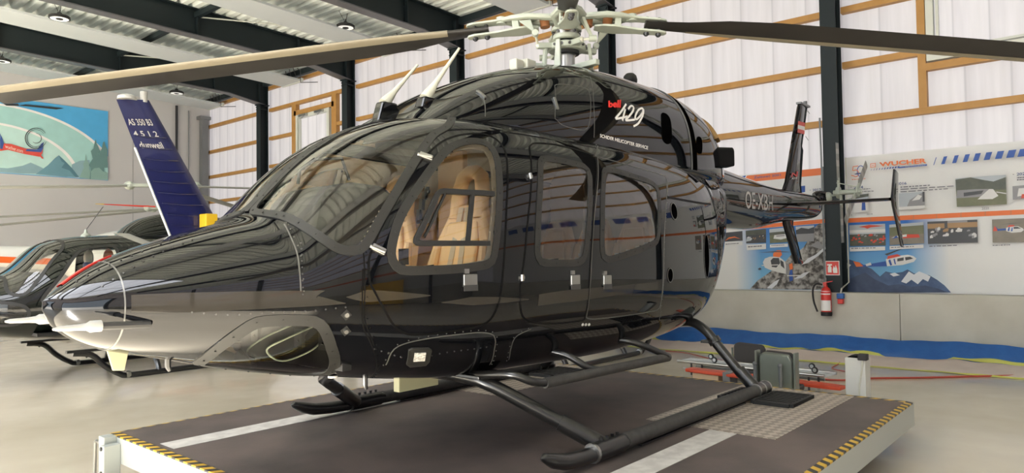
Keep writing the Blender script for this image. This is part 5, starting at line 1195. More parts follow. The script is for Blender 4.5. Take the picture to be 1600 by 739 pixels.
class Panel:
    """A flat printed board; every print is laid a little in front of the last one."""
    def __init__(s, root): s.r = root; s.d = .004
    def p(s, x, y): return hit(x, y, 0, XP-.03-s.d)
    def shape(s, name, px, m):
        s.d += .0008; mb = MB(); mb.add([s.p(x, y) for x, y in px], [tuple(range(len(px)))]); return mb.build(name, m, s.r, False)
    def text(s, t, quad, m, bold=.0, name='lettering'):
        s.d += .0008; v, f = letters(t, 0, bold); mb = MB(); mb.add([s.p(x, y) for x, y in bil(quad, v)], f); return mb.build(name, m, s.r, False)
    def lines(s, q, rows=1, seed=1, m='ink_dark'):
        """Print too small to read: rows of short word-long marks."""
        rn = random.Random(seed+int(q[0][0])); s.d += .0008; mb = MB(); h = 1.0/rows
        for r in range(rows):
            u = 0.0
            while u < .93:
                wd = min(rn.uniform(.05, .16), 1-u); v1 = 1-r*h-.1*h; v0 = v1-h*.55
                mb.add([s.p(x, y) for x, y in bil(q, np.array([(u, v1), (u+wd, v1), (u+wd, v0), (u, v0)]))], [(0, 1, 2, 3)]); u += wd+.035
        return mb.build('small_print', m, s.r, False)
    def multi(s, name, items):
        """Several print colours in one photo part."""
        mb = MB(); ms = []
        for px, m in items:
            s.d += .0006
            if m not in ms: ms.append(m)
            mb.cur = ms.index(m); mb.add([s.p(x, y) for x, y in px], [tuple(range(len(px)))])
        return mb.build(name, ms, s.r, False)
def rect(q, u0, v0, u1, v1): return [tuple(r) for r in bil(q, np.array([(u0, v1), (u1, v1), (u1, v0), (u0, v0)]))]
def inq(q, pts): return [tuple(r) for r in bil(q, np.array(pts))]
def blobs(q, cols, n, v0, v1, sz, seed):
    rn = random.Random(seed); out = []
    for i in range(n):
        u, v = rn.uniform(.03, .93), rn.uniform(v0, v1); a, b = sz*rn.uniform(.5, 1.2), sz*rn.uniform(.8, 1.7)
        out.append((inq(q, [(u, v), (u+a*.9, v+b*.1), (u+a, v+b*.8), (u+a*.5, v+b), (u, v+b*.6)]), rn.choice(cols)))
    return out
def heli_print(q, body, fin, stripe):
    """Tiny printed aircraft inside the quad."""
    return [(inq(q, [(.02, .42), (.10, .70), (.16, .55), (.45, .58), (.45, .45), (.16, .42)]), stripe), (inq(q, [(.0, .40), (.05, .78), (.12, .60), (.14, .42)]), fin),
            (inq(q, [(.42, .38), (.42, .62), (.55, .70), (.80, .70), (.95, .55), (.99, .42), (.9, .28), (.6, .25)]), body), (inq(q, [(.45, .66), (.52, .80), (.66, .80), (.70, .70)]), fin),
            (inq(q, [(.66, .52), (.66, .66), (.78, .66), (.90, .54)]), 'photo_dark'), (inq(q, [(.46, .40), (.50, .66), (.54, .66), (.52, .38)]), 'poster_blue'), (inq(q, [(.57, .36), (.60, .62), (.63, .62), (.62, .36)]), 'poster_blue'), (inq(q, [(.25, .86), (.6, .90), (.98, .92), (.6, .93)]), 'photo_dark')]
# right-hand panel
YR0, YR1, ZB, ZT = -9.0, 3.68, 1.03, 3.40
root = thing('history_panel', 'white timeline panel with orange company lettering and a row of blue slashes', 'poster', (XP, 0.5, ZB), group=None); ORG = np.array((XP, 0.5, ZB))
MB().box((XP-.03, YR0, ZB), (XP+.015, YR1, ZT)).build('board', 'poster_white', root, False)
P = Panel(root)
fade_blue('print_sky_right', 1, 1.05, 2.15)
# the object's own axes start at its origin, so the fade runs in the board's coordinates
for m_, a_, b_ in (('print_sky_right', 2.75-.5, 2.15-.5),):
    for nd in MATS[m_].node_tree.nodes:
        if nd.type == 'MAP_RANGE' and abs(nd.inputs['From Min'].default_value-1.05) < 1e-6: nd.inputs['From Min'].default_value = a_; nd.inputs['From Max'].default_value = b_
        elif nd.type == 'MAP_RANGE': nd.inputs['From Min'].default_value = .2; nd.inputs['From Max'].default_value = 1.2
P.shape('printed_sky', [(1313.5, 347.5), (1520, 337.4), (1560, 457.5), (1315, 456)], 'print_sky_right')
P.shape('orange_stripe', [(1313.5, 341.6), (1606, 327.0), (1606, 334.6), (1313.5, 348.6)], 'poster_orange')
za, zb_ = hit(1606, 327.0, 0, XP-.03)[2], hit(1606, 334.6, 0, XP-.03)[2]
MB().add([(XP-.036, YR0, za), (XP-.036, 1.13, za), (XP-.036, 1.13, zb_), (XP-.036, YR0, zb_)], [(0, 1, 2, 3)]).build('orange_stripe', 'poster_orange', root, False)
for k in range(9): y_ = .4-.95*k; MB().add([(XP-.036, y_, 3.22), (XP-.036, y_-.62, 3.22), (XP-.036, y_-.55, 2.96), (XP-.036, y_+.07, 2.96)], [(0, 1, 2, 3)]).build('blue_slash', 'poster_blue', root, False)
for x in (1326, 1360, 1395, 1427, 1463, 1501, 1539, 1579): y = 341.6-(x-1313.5)*.0499; P.shape('stripe_tick', [(x, y), (x+.9, y), (x+.9, y+7.2), (x, y+7.3)], 'photo_roof')
P.multi('printed_mountains', [([(1316, 456), (1315, 410), (1326, 405), (1338, 409), (1350, 415), (1362, 420), (1375, 432), (1384, 424), (1396, 427), (1410, 425), (1418, 421), (1428, 427), (1440, 428), (1452, 430), (1464, 437), (1476, 446), (1486, 457)], 'mountain_blue'),
    ([(1408, 440), (1414, 432), (1420, 424), (1428, 429), (1436, 424), (1446, 428), (1454, 432), (1450, 440), (1442, 436), (1434, 444), (1424, 437), (1416, 443)], 'snow'), ([(1317, 418), (1322, 410), (1330, 414), (1324, 420)], 'snow'),
    ([(1390, 428), (1398, 426), (1406, 430), (1396, 432)], 'snow'), ([(1316, 457), (1316, 440), (1336, 432), (1352, 426), (1368, 437), (1388, 446), (1404, 444), (1424, 448), (1446, 446), (1466, 451), (1482, 457)], 'mountain_dark')])
hq = [(1332, 394), (1436, 388), (1436, 424), (1332, 428)]
P.multi('printed_helicopter', [([(1333, 410), (1341, 409), (1350, 414), (1384, 408), (1386, 416), (1345, 417), (1338, 416)], 'poster_blue'), ([(1333, 408), (1343, 410), (1349, 416), (1338, 417)], 'poster_orange'), ([(1384, 405), (1394, 401), (1418, 398), (1427, 400), (1432, 404), (1428, 409), (1410, 414), (1386, 416)], 'photo_white'),
    ([(1386, 405), (1387, 400), (1402, 397), (1408, 400)], 'photo_red'), ([(1402, 404), (1412, 402), (1412, 407), (1402, 408.5)], 'photo_dark'), ([(1414, 402), (1422, 401), (1427, 404), (1415, 407)], 'photo_dark'), ([(1388, 407), (1391, 405), (1394, 414), (1391, 415)], 'poster_blue'), ([(1396, 405), (1398, 404), (1400, 413), (1398, 413)], 'poster_blue'),
    ([(1382, 397), (1400, 391), (1412, 388), (1400, 393), (1386, 399)], 'photo_dark'), ([(1352, 413), (1360, 410), (1362, 414), (1354, 416)], 'photo_white')])
def photo(q, name, items): return P.multi(name, [(q, items[0])]+items[1:])
q = [(1327, 352), (1383, 349.5), (1384, 383.5), (1328, 384.5)]
photo(q, 'photo_print', ['photo_sky', (rect(q, 0, 0, 1, .55), 'photo_hill'), (inq(q, [(.25, .9), (.55, .98), (.98, .9), (.6, .86), (.5, .80), (.42, .86)]), 'photo_red'), (rect(q, 0, .62, 1, .76), 'photo_white')]+blobs(q, ['photo_red', 'photo_red', 'photo_red', 'photo_grey'], 26, .10, .48, .075, 3))
P.shape('caption_field', [(1327.5, 386.5), (1383, 385.0), (1383, 391), (1328, 393)], 'photo_white'); P.lines([(1330, 387.3), (1368, 386.3), (1368, 388.6), (1330, 389.6)], 1, 3, 'ink_dark')
q = [(1389.5, 351), (1443, 347), (1444, 380), (1390, 383)]
photo(q, 'photo_print', ['photo_field', (rect(q, 0, .86, 1, 1), 'photo_sky'), (rect(q, 0, .0, 1, .45), 'photo_brown'), (inq(q, [(.30, .30), (.38, .48), (.85, .44), (.88, .28)]), 'photo_red'), (inq(q, [(.05, .35), (.2, .42), (.5, .48), (.5, .36)]), 'photo_white'), (inq(q, [(.08, .30), (.2, .45), (.26, .34)]), 'poster_blue')])
P.shape('caption_field', [(1390, 384.5), (1443, 382), (1443, 387.5), (1390, 390)], 'photo_white'); P.lines([(1392, 386), (1428, 384.2), (1428, 386.2), (1392, 388)], 1, 3, 'ink_dark')
q = [(1449, 346.5), (1527, 343), (1528, 379), (1450, 381)]
photo(q, 'photo_print', ['photo_dark', (rect(q, 0, .68, 1, .90), 'photo_roof'), (rect(q, .35, .90, .8, 1), 'photo_grey'), (rect(q, .34, .45, .40, 1), 'photo_dark')]+blobs(q, ['photo_white', 'photo_grey', 'photo_roof', 'photo_white'], 22, .15, .60, .10, 5))
P.lines([(1452, 384.0), (1500, 382.2), (1500, 384.5), (1452, 386.4)], 1, 3, 'ink_dark')
q = [(1550, 343), (1606, 340.5), (1606, 378), (1551, 379)]
photo(q, 'photo_print', ['photo_brown']+heli_print(rect(q, .02, .25, .9, .85), 'photo_white', 'photo_red', 'poster_blue'))
P.lines([(1551, 382.5), (1581, 381.5), (1581, 384), (1551, 385)], 1, 3, 'ink_dark')
q = [(1492.8, 279), (1571.5, 273), (1573, 319), (1495, 323)]
photo(q, 'photo_print', ['photo_field', (rect(q, 0, .70, 1, 1), 'photo_sky'), (inq(q, [(0, .55), (0, .96), (.3, 1.0), (.55, .88), (.75, .80), (1, .92), (1, .5)]), 'photo_hill'), (inq(q, [(0, .30), (.02, .58), (.4, .58), (.72, .55), (.5, .30)]), 'photo_grey'), (inq(q, [(.42, .22), (.66, .55), (.74, .54), (.84, .30), (.72, .20)]), 'photo_white'), (inq(q, [(.15, .35), (.15, .48), (.55, .52), (.5, .40)]), 'photo_dark'), (inq(q, [(.80, .45), (1, .38), (1, .34), (.8, .42)]), 'photo_white')])
P.text('2020', [(1534, 324.3), (1545, 323.8), (1545, 327.3), (1534, 327.8)], 'ink_dark')
q = [(1334.5, 304), (1357, 302.5), (1357, 331), (1335.5, 332)]; photo(q, 'photo_print', ['photo_sky', (rect(q, 0, .0, 1, .55), 'photo_white'), (inq(q, [(.5, .1), (.55, .7), (.75, .7), (.8, .1)]), 'poster_blue'), (inq(q, [(0, .75), (0, .95), (1, 1), (1, .85)]), 'photo_hill')])
q = [(1404, 302), (1444.5, 299.5), (1445, 325.5), (1405, 328)]; photo(q, 'photo_print', ['photo_sky', (inq(q, [(.3, .15), (.42, .55), (.75, .85), (1, 1), (1, .1)]), 'photo_grey'), (inq(q, [(.5, .5), (.75, .85), (.9, .75), (.8, .55)]), 'photo_white'), (inq(q, [(.92, .4), (.92, .99), (1, 1), (1, .4)]), 'photo_dark'), (rect(q, 0, 0, 1, .18), 'photo_white')])
q = [(1582, 291), (1606, 289), (1606, 310), (1582.5, 312)]; photo(q, 'photo_print', ['photo_grey', (inq(q, [(.3, .2), (.4, .8), (.9, .8), (1, .3)]), 'photo_white'), (inq(q, [(.55, .05), (.6, .35), (1, .35), (1, .05)]), 'photo_red')])
for t, x0, y0, x1, h, sl in (('2014', 1334, 291.0, 1348.5, 4.3, -.9), ('2016', 1401, 285.0, 1416.5, 4.3, -1.0)): P.text(t, [(x0, y0), (x1, y0+sl), (x1, y0+sl+h), (x0, y0+h)], 'ink_blue', .02)
P.text('2020', [(1588.5, 270), (1606, 268.7), (1606, 273.4), (1588.5, 274.6)], 'ink_blue', .02); P.lines([(1589, 276.5), (1606, 275.2), (1606, 282.0), (1589, 283.2)], 2)
for t, x0, y0, x1, h, sl in (('Neue Struktur', 1334.5, 295.5, 1360, 1.8, -1.5), ('Wucher Helicopter', 1335, 299.3, 1366, 1.9, -1.6), ('Neuer Standort in Zams', 1407, 291.5, 1453, 2.6, -3.2), ('Stationierung des Hubschraubers', 1407, 295.0, 1490, 2.3, -5.2), ('auf dem Heliport und Halle', 1407, 299.0, 1482, 2.2, -5.0)): P.lines([(x0, y0), (x1, y0+sl), (x1, y0+sl+h), (x0, y0+h)], 1, len(t))
P.text('2012', [(1322, 335.0), (1331, 334.6), (1331, 337.2), (1322, 337.6)], 'ink_dark'); P.text('2014', [(1354, 333.4), (1363, 333.0), (1363, 335.6), (1354, 336)], 'ink_dark')
for x, y in ((1329.5, 292.2), (1583, 272.5)): P.shape('arrow_mark', [(x, y-.5), (x+2.2, y), (x, y+.6), (x-1, y)], 'ink_dark')
P.text('WUCHER', [(1373.5, 253.6), (1447, 247.0), (1447.5, 254.8), (1374.5, 260.4)], 'poster_orange', .035, 'company_lettering')
P.shape('logo_square', [(1360, 255.5), (1368, 254.6), (1368, 261), (1360, 262)], 'poster_orange'); P.shape('logo_square_field', [(1361, 256.4), (1367, 255.7), (1367, 260.1), (1361, 261)], 'poster_white'); P.text('H', [(1362.4, 257.2), (1365.6, 256.8), (1365.6, 259.4), (1362.4, 259.9)], 'poster_orange', .03, 'logo_letter')
P.shape('logo_bar', [(1405.5, 260.7), (1448.5, 256.4), (1448.5, 258.9), (1404, 263.0)], 'poster_blue'); P.text('Helicopter', [(1415, 260.2), (1446.5, 257.1), (1446.5, 258.3), (1415, 261.5)], 'poster_white')
for i in range(11): x = 1361+i*4.1; y = 265.2-i*.42; wd = .5+i*.24; P.shape('logo_slash', [(x+.9, y-1.2), (x+.9+wd, y-1.3), (x+wd-.4, y+1.4), (x-.4, y+1.5)], 'poster_blue')
# the round-number logo: outlined 5 and 0
def stroke(pts, wd, m, name):
    P.d += .0008; n = len(pts); mb = MB(); vs = []; pts = [np.array(p, float) for p in pts]
    for i in range(n):
        t = pts[min(i+1, n-1)]-pts[max(i-1, 0)]; t /= np.linalg.norm(t); b = np.array((-t[1], t[0]))*wd/2; vs += [P.p(*(pts[i]+b)), P.p(*(pts[i]-b))]
    mb.add(vs, [(2*i, 2*i+1, 2*i+3, 2*i+2) for i in range(n-1)]); return mb.build(name, m, root, False)
stroke([(1341, 259.2), (1333, 260.2), (1332.4, 266.5)]+[(1337+4.6*cos(R_(a)), 270.8+5.3*sin(R_(a))) for a in range(-130, 150, 20)]+[(1330, 274)], 1.2, 'poster_orange', 'anniversary_digit')
stroke([(1345+5.6*cos(R_(a)), 267.5+8.6*sin(R_(a))) for a in range(-170, 175, 15)]+[(1345-5.6, 267.5)], 1.2, 'poster_blue', 'anniversary_digit')
P.shape('logo_sketch', [(1334, 272), (1340, 270), (1348, 269.5), (1346, 271.5), (1338, 272.8)], 'ink_blue'); P.lines([(1331, 279.8), (1352, 278.4), (1352, 280.4), (1331, 281.8)], 1, 3, 'poster_orange')
for i in range(9):
    x = [1458.2, 1470.5, 1487.5, 1504, 1520, 1536.8, 1554.5, 1572, 1589.5][i]; wd = [1.2, 5.5, 6.5, 7.4, 8.5, 9.5, 10.5, 12, 13][i]; yb = 257.9-(x-1458.2)*.0965; sl = 4.2
    P.shape('blue_slash', [(x+sl, yb-12.2+.2), (x+sl+wd, yb-12.2-wd*.09), (x+wd, yb-wd*.09), (x, yb)], 'poster_blue')
ORG = np.zeros(3)
# left-hand panel, half hidden by the tail boom
YL0, YL1, ZTL = 4.10, 9.4, 3.26
root = thing('history_panel', 'white panel with a helicopter printed before grey rocks, half hidden by the tail boom', 'poster', (XP, 6.5, ZB)); ORG = np.array((XP, 6.5, ZB))
MB().box((XP-.03, YL0, ZB), (XP+.015, YL1, ZTL)).build('board', 'poster_white', root, False)
MB().box((XP-.035, YL0-.03, ZB), (XP+.015, YL0, ZTL+.02)).build('edge_profile', 'steel_dark', root, False)
P = Panel(root); fade_blue('print_sky_left', 1, 9, 9)
mrs = [nd for nd in MATS['print_sky_left'].node_tree.nodes if nd.type == 'MAP_RANGE']
mrs[0].inputs['From Min'].default_value = 5.25-6.5; mrs[0].inputs['From Max'].default_value = 5.75-6.5; mrs[1].inputs['From Min'].default_value = .3; mrs[1].inputs['From Max'].default_value = 1.2
P.shape('orange_stripe', [(1167, 274.5), (1289.5, 261.8), (1289.5, 272.8), (1179, 283.6), (1164, 280)], 'poster_orange'); P.text('Zeltweg 2001', [(1177.5, 275.5), (1220, 271.2), (1220, 276.0), (1178, 280.3)], 'ink_blue', .02)
P.shape('blue_chevron', [(1156, 276.5), (1165.5, 274), (1163.5, 278.8), (1160, 277.8)], 'poster_blue')
P.shape('orange_stripe', [(1160, 353), (1291.5, 342.0), (1291.5, 348.2), (1160, 359)], 'poster_orange'); P.shape('printed_sky', [(1130, 362), (1291.5, 348.6), (1291.5, 453), (1150, 452)], 'print_sky_left')
P.shape('photo_print', [(1244.5, 291.5), (1258, 290), (1258, 300), (1245.5, 302)], 'poster_blue'); P.text('2013', [(1269.5, 295.2), (1282.5, 293.8), (1282.5, 297.6), (1269.5, 299)], 'ink_blue', .02); P.shape('arrow_mark', [(1265, 297), (1267.5, 296.4), (1265.5, 297.8)], 'ink_blue')
P.multi('printed_rock', [([(1291.5, 452.8), (1291.5, 350), (1280, 349), (1272, 356), (1270, 370), (1262, 376), (1256, 386), (1246, 394), (1236, 398), (1226, 410), (1210, 420), (1196, 430), (1184, 438), (1172, 451.5)], 'rock'), ([(1252, 414), (1262, 404), (1274, 398), (1286, 388), (1291.5, 384), (1291.5, 388), (1278, 400), (1264, 410)], 'snow'), ([(1198, 450), (1210, 440), (1218, 436), (1214, 444), (1206, 451)], 'snow'), ([(1266, 384), (1278, 376), (1286, 384), (1291, 380), (1284, 390)], 'photo_grey'), ([(1240, 436), (1256, 426), (1266, 424), (1254, 434)], 'snow')])
for q, it in (([(1128, 364), (1160, 361), (1160.5, 376), (1130, 378)], ['photo_dark', ('arc',)]), ([(1165, 360.5), (1197, 357.5), (1197, 379), (1166, 380.5)], ['photo_dark', ('night',)]), ([(1202, 358), (1232, 355), (1232, 378), (1203, 380)], ['photo_field', ('base',)]), ([(1243, 354), (1272, 352), (1272, 377), (1245, 378)], ['photo_grey', ('grey',)])):
    k = it[1][0]; ex = []
    if k == 'arc': ex = [(inq(q, [(.1, .1), (.3, .45), (.6, .5), (.9, .2), (.6, .38), (.3, .3)]), 'poster_orange')]
    if k == 'night': ex = [(rect(q, 0, .62, 1, 1), 'photo_hill'), (inq(q, [(.0, .15), (.05, .5), (.25, .5), (.25, .2)]), 'photo_sky')]+blobs(q, ['photo_roof', 'photo_white', 'photo_roof'], 8, .2, .5, .08, 9)
    if k == 'base': ex = [(rect(q, 0, .72, 1, 1), 'photo_sky'), (rect(q, 0, .55, 1, .75), 'photo_hill'), (inq(q, [(.2, .3), (.25, .55), (.9, .55), (1, .3), (.6, .2)]), 'photo_white'), (rect(q, .35, .42, .8, .5), 'photo_grey')]
    if k == 'grey': ex = [(rect(q, 0, .80, 1, 1), 'photo_sky'), (inq(q, [(0, .5), (0, .75), (.3, .9), (.7, .8), (1, .9), (1, .5)]), 'photo_dark')]
    photo(q, 'photo_print', [it[0]]+ex)
for qq, t in (([(1131, 379.5), (1160, 377.5), (1160, 383), (1132, 385)], 'Nachtflug'), ([(1166, 382.5), (1197, 380.5), (1197, 389), (1167, 391)], 'Stationierung'), ([(1203, 382), (1231, 380.5), (1231, 385.5), (1203, 387)], 'Ludesch')):
    P.shape('caption_field', qq, 'photo_white'); P.lines(rect(qq, .08, .35, .8, .75), 1)
P.multi('printed_helicopter', [([(1192, 410), (1195, 404), (1203, 401), (1217, 401), (1226, 408), (1230, 418), (1228, 428), (1218, 426), (1204, 422), (1195, 418)], 'photo_white'), ([(1204, 407), (1208, 403), (1217, 403), (1219, 411), (1213, 418), (1206, 417)], 'photo_dark'), ([(1219, 406), (1224, 409), (1226, 420), (1220, 415)], 'photo_dark'), ([(1208, 396), (1214, 391), (1220, 391), (1222, 398), (1218, 402), (1208, 401)], 'poster_orange'), ([(1233, 413), (1238, 411), (1239, 420), (1234, 422)], 'poster_orange'), ([(1232, 423), (1238, 421), (1239, 438), (1234, 440)], 'poster_blue'), ([(1228, 413), (1232, 412), (1234, 424), (1231, 436), (1228, 428)], 'photo_grey'), ([(1185, 395), (1214, 392), (1240, 394), (1214, 394)], 'ink_dark'), ([(1230, 430), (1252, 429.5), (1252, 431), (1230, 431.5)], 'photo_white'), ([(1190, 414), (1216, 413), (1216, 414.5), (1190, 415.5)], 'photo_white'), ([(1184, 420), (1188, 418), (1190, 421), (1186, 422)], 'ink_dark')])
ORG = np.zeros(3)

# ================================================================== THE OTHER HELICOPTERS
mat('paint_cream', (.45, .46, .44), .3, coat=.4)
def light_heli(name, label, loc, rz, paint, accent, blades, blue=False, glassmat='acrylic_clear', lean=0):
    """Light single-engine helicopter, nose at local x = 0, z from the floor."""
    root = thing(name, label, 'helicopter', loc, rz); global ORG; ORG = np.zeros(3)
    bd = Loft([0, .12, .4, .75, 1.25, 1.7, 2.4, 3.3, 4.0, 4.8, 5.4], [1.13, 1.30, 1.45, 1.58, 2.02, 2.13, 2.16, 2.16, 2.15, 2.12, 2.05], [1.09, .92, .74, .66, .60, .57, .56, .58, .68, 1.0, 1.5], [.01, .26, .52, .72, .88, .93, .94, .94, .86, .6, .32],
              [1.11, 1.1, 1.1, 1.1, 1.15, 1.2, 1.2, 1.2, 1.3, 1.6, 1.8], [2, 2, 2.2, 2.4, 2.8, 3.2, 3.4, 3.4, 3.0, 2.4, 2.1], [2, 2, 2.2, 2.4, 2.6, 2.8, 2.8, 2.8, 2.6, 2.3, 2.1])
    s_ = Shell(bd, np.concatenate([.75*np.linspace(0, 1, 26)**1.6, np.linspace(.78, 5.4, 150)]), 150)
    def pw(pts): return spline([(x, y) for x, y in pts], .05, bd)
    wsx = pw([(.70, .55), (.72, 1.0), (.72, 1.50), (1.05, 1.52), (1.36, 1.52), (1.40, 1.2), (1.36, .92), (1.18, .72), (1.0, .52), (.84, .36)])
    dw = pw([(1.08, .16), (1.28, .42), (1.46, .66), (1.62, .76), (1.95, .78), (2.02, .66), (2.02, .2), (1.98, .02), (1.5, -.02), (1.12, .02)]); d2 = pw([(2.22, .12), (2.22, .68), (2.3, .76), (2.85, .76), (2.93, .66), (2.93, .16), (2.86, .04), (2.3, .04)])
    chn = pw([(.25, -.1), (.35, .22), (.55, .22), (.85, .02), (.88, -.3), (.7, -.5), (.4, -.45)])
    for c, n in ((wsx, 'ws'), (dw, 'dw'), (d2, 'd2'), (chn, 'ch')): s_.mark(c, n+'p'); s_.mark(mirror(c), n+'s')
    fu = s_.build('skin', 'fuselage', paint, root, caps=True)
    for sfx, mir in (('p', lambda c: c), ('s', mirror)):
        for c, n, nm in ((wsx, 'ws', 'windshield'), (dw, 'dw', 'door_window'), (d2, 'd2', 'rear_window'), (chn, 'ch', 'chin_window')):
            g = s_.build(n+sfx, nm, glassmat, root); frame(mir(c), g, .012, .035, .008, m='panel_dark' if 'black' in paint else 'frame_grey', every=3 if n == 'ws' else 0, loft=bd)
    cwl = Loft([2.3, 2.45, 2.75, 3.1, 3.8, 4.4, 4.9, 5.2], [2.12, 2.30, 2.47, 2.54, 2.52, 2.44, 2.3, 2.2], [2.0]*8, [.28, .36, .42, .45, .46, .44, .36, .26], [2.05]*8, [2.5]*8, [2.5]*8); loft_mesh(cwl, 'engine_cowling', paint, root, 40, 40)
    bm = Loft([4.6, 5.4, 7, 9.0, 9.6] if blue else [4.6, 5.4, 7, 9.4, 10.4], *(([2.14, 2.08, 1.98, 1.84, 1.80], [1.4, 1.5, 1.55, 1.60, 1.66]) if blue else ([2.14, 2.10, 2.09, 2.08, 2.05], [1.4, 1.55, 1.70, 1.84, 1.90])), [.36, .31, .24, .15, .08], [1.80, 1.78, 1.76, 1.72, 1.73] if blue else [1.85, 1.85, 1.9, 1.96, 1.98], [2.1]*5, [2.1]*5); tbm = loft_mesh(bm, 'tail_boom', paint, root, 40, 32)
    if accent:
        mb = MB()
        for y0 in (0, pi): ribbon(mb, bm, np.stack([np.linspace(4.8, 10.2, 40), np.full(40, y0-.35 if y0 == 0 else y0+.35)], -1), .07, .07, .004, closed=False); ribbon(mb, bd, np.stack([np.linspace(.5, 5.0, 40), np.full(40, .05 if y0 == 0 else pi-.05)], -1), .08, .08, .004, closed=False)
        mb.build('side_stripe', accent, fu)
        mb = MB()
        for y0 in (-.55, pi+.55): ribbon(mb, bd, np.stack([np.linspace(.9, 5.0, 40), np.full(40, y0)], -1), .10, .10, .004, closed=False)
        mb.build('lower_stripe', 'poster_blue', fu)
    mb = MB()
    foil(mb, [((8.84, 0, 1.70), (9.49, 0, 1.70), .09, Yax), ((9.82, 0, 3.36), (10.13, 0, 3.32), .06, Yax)] if blue else [((9.20, 0, 2.02), (10.05, 0, 1.95), .09, Yax), ((9.95, 0, 3.20), (10.36, 0, 3.24), .06, Yax)]); fn = mb.build('vertical_fin', paint, root)
    mb = MB(); foil(mb, [((8.9, 0, 1.62), (9.4, 0, 1.62), .08, Yax), ((9.25, 0, 1.0), (9.6, 0, .98), .05, Yax)] if blue else [((9.35, 0, 1.95), (10.0, 0, 1.95), .08, Yax), ((9.95, 0, 1.30), (10.30, 0, 1.28), .05, Yax)]); mb.build('lower_fin', paint, root)
    if not blue: mb = MB(); foil(mb, [((8.4, -1.2, 1.98), (8.85, -1.2, 1.98), .04, (0, 0, 1)), ((8.35, 1.2, 1.98), (8.9, 1.2, 1.98), .04, (0, 0, 1))]); mb.build('horizontal_stabilizer', paint, root)
    if blue: tx_, tz_ = 9.2, 1.72
    else: tx_, tz_ = 9.85, 2.02
    mb = MB(); mb.cyl((tx_, -.35, tz_), (tx_, .12, tz_), .05, seg=10); tr_ = mb.build('tail_rotor', 'cream', root)
    for sg in (-1, 1): foil(MB(), [((tx_-.08, -.35, tz_), (tx_+.07, -.35, tz_), .03, Yax), ((tx_-.07+(.75 if blue else 0)*sg, -.35, tz_+sg*(.3 if blue else .92)), (tx_+.08+(.75 if blue else 0)*sg, -.35, tz_+sg*(.3 if blue else .92)), .02, Yax)]).build('tail_rotor_blade', 'blade_grey', tr_)
    # cabin inside
    mb = MB(); mb.prism([(.75, -.5, 1.30), (.80, -.5, 1.55), (1.15, -.5, 1.60), (1.20, -.5, 1.40), (1.05, -.5, 1.0), (.8, -.5, 1.0)], (0, 1.0, 0)); mb.build('instrument_panel', 'glare_grey', root, False, bevel=.03)
    for y in (-.42, .42):
        mb = MB(); mb.prism([(1.62, y-.24, .85), (1.95, y-.24, .80), (2.08, y-.20, 1.62), (1.98, y-.20, 1.66)], (0, .46, 0)); mb.prism([(1.30, y-.24, .80), (1.34, y-.24, .92), (1.75, y-.24, .88), (1.75, y-.24, .76)], (0, .46, 0)); st = mb.build('pilot_seat', 'seat_cloth', root, False, bevel=.03)
        mb = MB(); mb.ball((2.05, y, 1.80), .13, (.5, 1, 1.1)); mb.build('headrest', 'poster_orange' if y < 0 else 'paint_white', st); mb = MB(); mb.ball((2.045, y, 1.68), .135, (.52, 1, .6)); mb.build('headrest_band', 'poster_blue', st)
    mb = MB(); mb.box((1.0, -.8, .70), (3.9, .8, .74)); mb.build('cabin_floor', 'panel_dark', root, False)
    # skids
    for s in (-1, 1):
        y = s*1.05; mb = MB()
        c = [(1.36, .44), (1.60, .40), (1.78, .22), (1.98, .08), (2.15, .045), (3.0, .045), (4.9, .045), (5.15, .06)]
        mb.tube(smooth([(a, y, b) for a, b in c], 4), .042, 10, flat=1.0); sk = mb.build('landing_skid', 'skid_black', root)
        mb = MB(); mb.bar((1.28, y, .47), (2.55, y, .46), .07, .035); mb.bar((1.50, y, .46), (1.56, y, .38), .06, .03, up=(0, 1, 0)); mb.prism([(2.50, y-.03, .44), (2.60, y-.03, .48), (2.62, y-.03, .62), (2.54, y-.03, .62)], (0, .06, 0)); mb.build('skid_step', 'skid_black', sk, False)
        for x in (2.1, 4.2): MB().lathe([(.046, -.03), (.055, 0), (.046, .03)], (x, y, .056), (1, 0, 0), 12).build('clamp_ring', 'steel', sk)
    for x in (2.55, 4.2):
        mb = MB(); mb.tube(smooth([(x, -1.05, .06), (x, -.98, .18), (x, -.7, .50), (x, -.4, .62), (x, .4, .62), (x, .7, .50), (x, .98, .18), (x, 1.05, .06)], 4), .04, 10); mb.build('cross_tube', 'skid_black', root)
    # rotor
    hx, hz = 3.1, 3.02; mb = MB(); mb.lathe([(.06, 2.4), (.06, 2.9), (.12, 2.92), (.12, 2.98), (.05, 3.0), (.05, 3.1), (.001, 3.1)], (hx, 0, 0), seg=16)
    for az, c_ in blades: a = R_(az); d = np.array((cos(a), sin(a), 0)); mb.bar(np.array((hx, 0, hz))+d*.05, np.array((hx, 0, hz-.02))+d*.62, .14, .05); mb.ball(np.array((hx, 0, hz-.02))+d*.55, .09, (1, 1, .8), 10)
    rt = mb.build('rotor_head', 'cream', root)
    for az, c_ in blades:
        a = R_(az); d = np.array((cos(a), sin(a), -.055)); e = np.array((-sin(a), cos(a), .06)); c = np.array((hx, 0, hz))
        if c_ == 'red':
            d = np.array((cos(a), sin(a), .03)); foil(MB(), [(c+d*.4+e*.10, c+d*.4-e*.10, .04, (0, 0, 1)), (c+d*1.45+e*.04, c+d*1.45-e*.06, .02, (0, 0, 1))]).build('rotor_blade', 'red', root); foil(MB(), [(c+d*1.45+e*.04, c+d*1.45-e*.06, .022, (0, 0, 1)), (c+d*1.62+e*.02, c+d*1.62-e*.03, .012, (0, 0, 1))]).build('blade_tip', 'yellow', root); continue
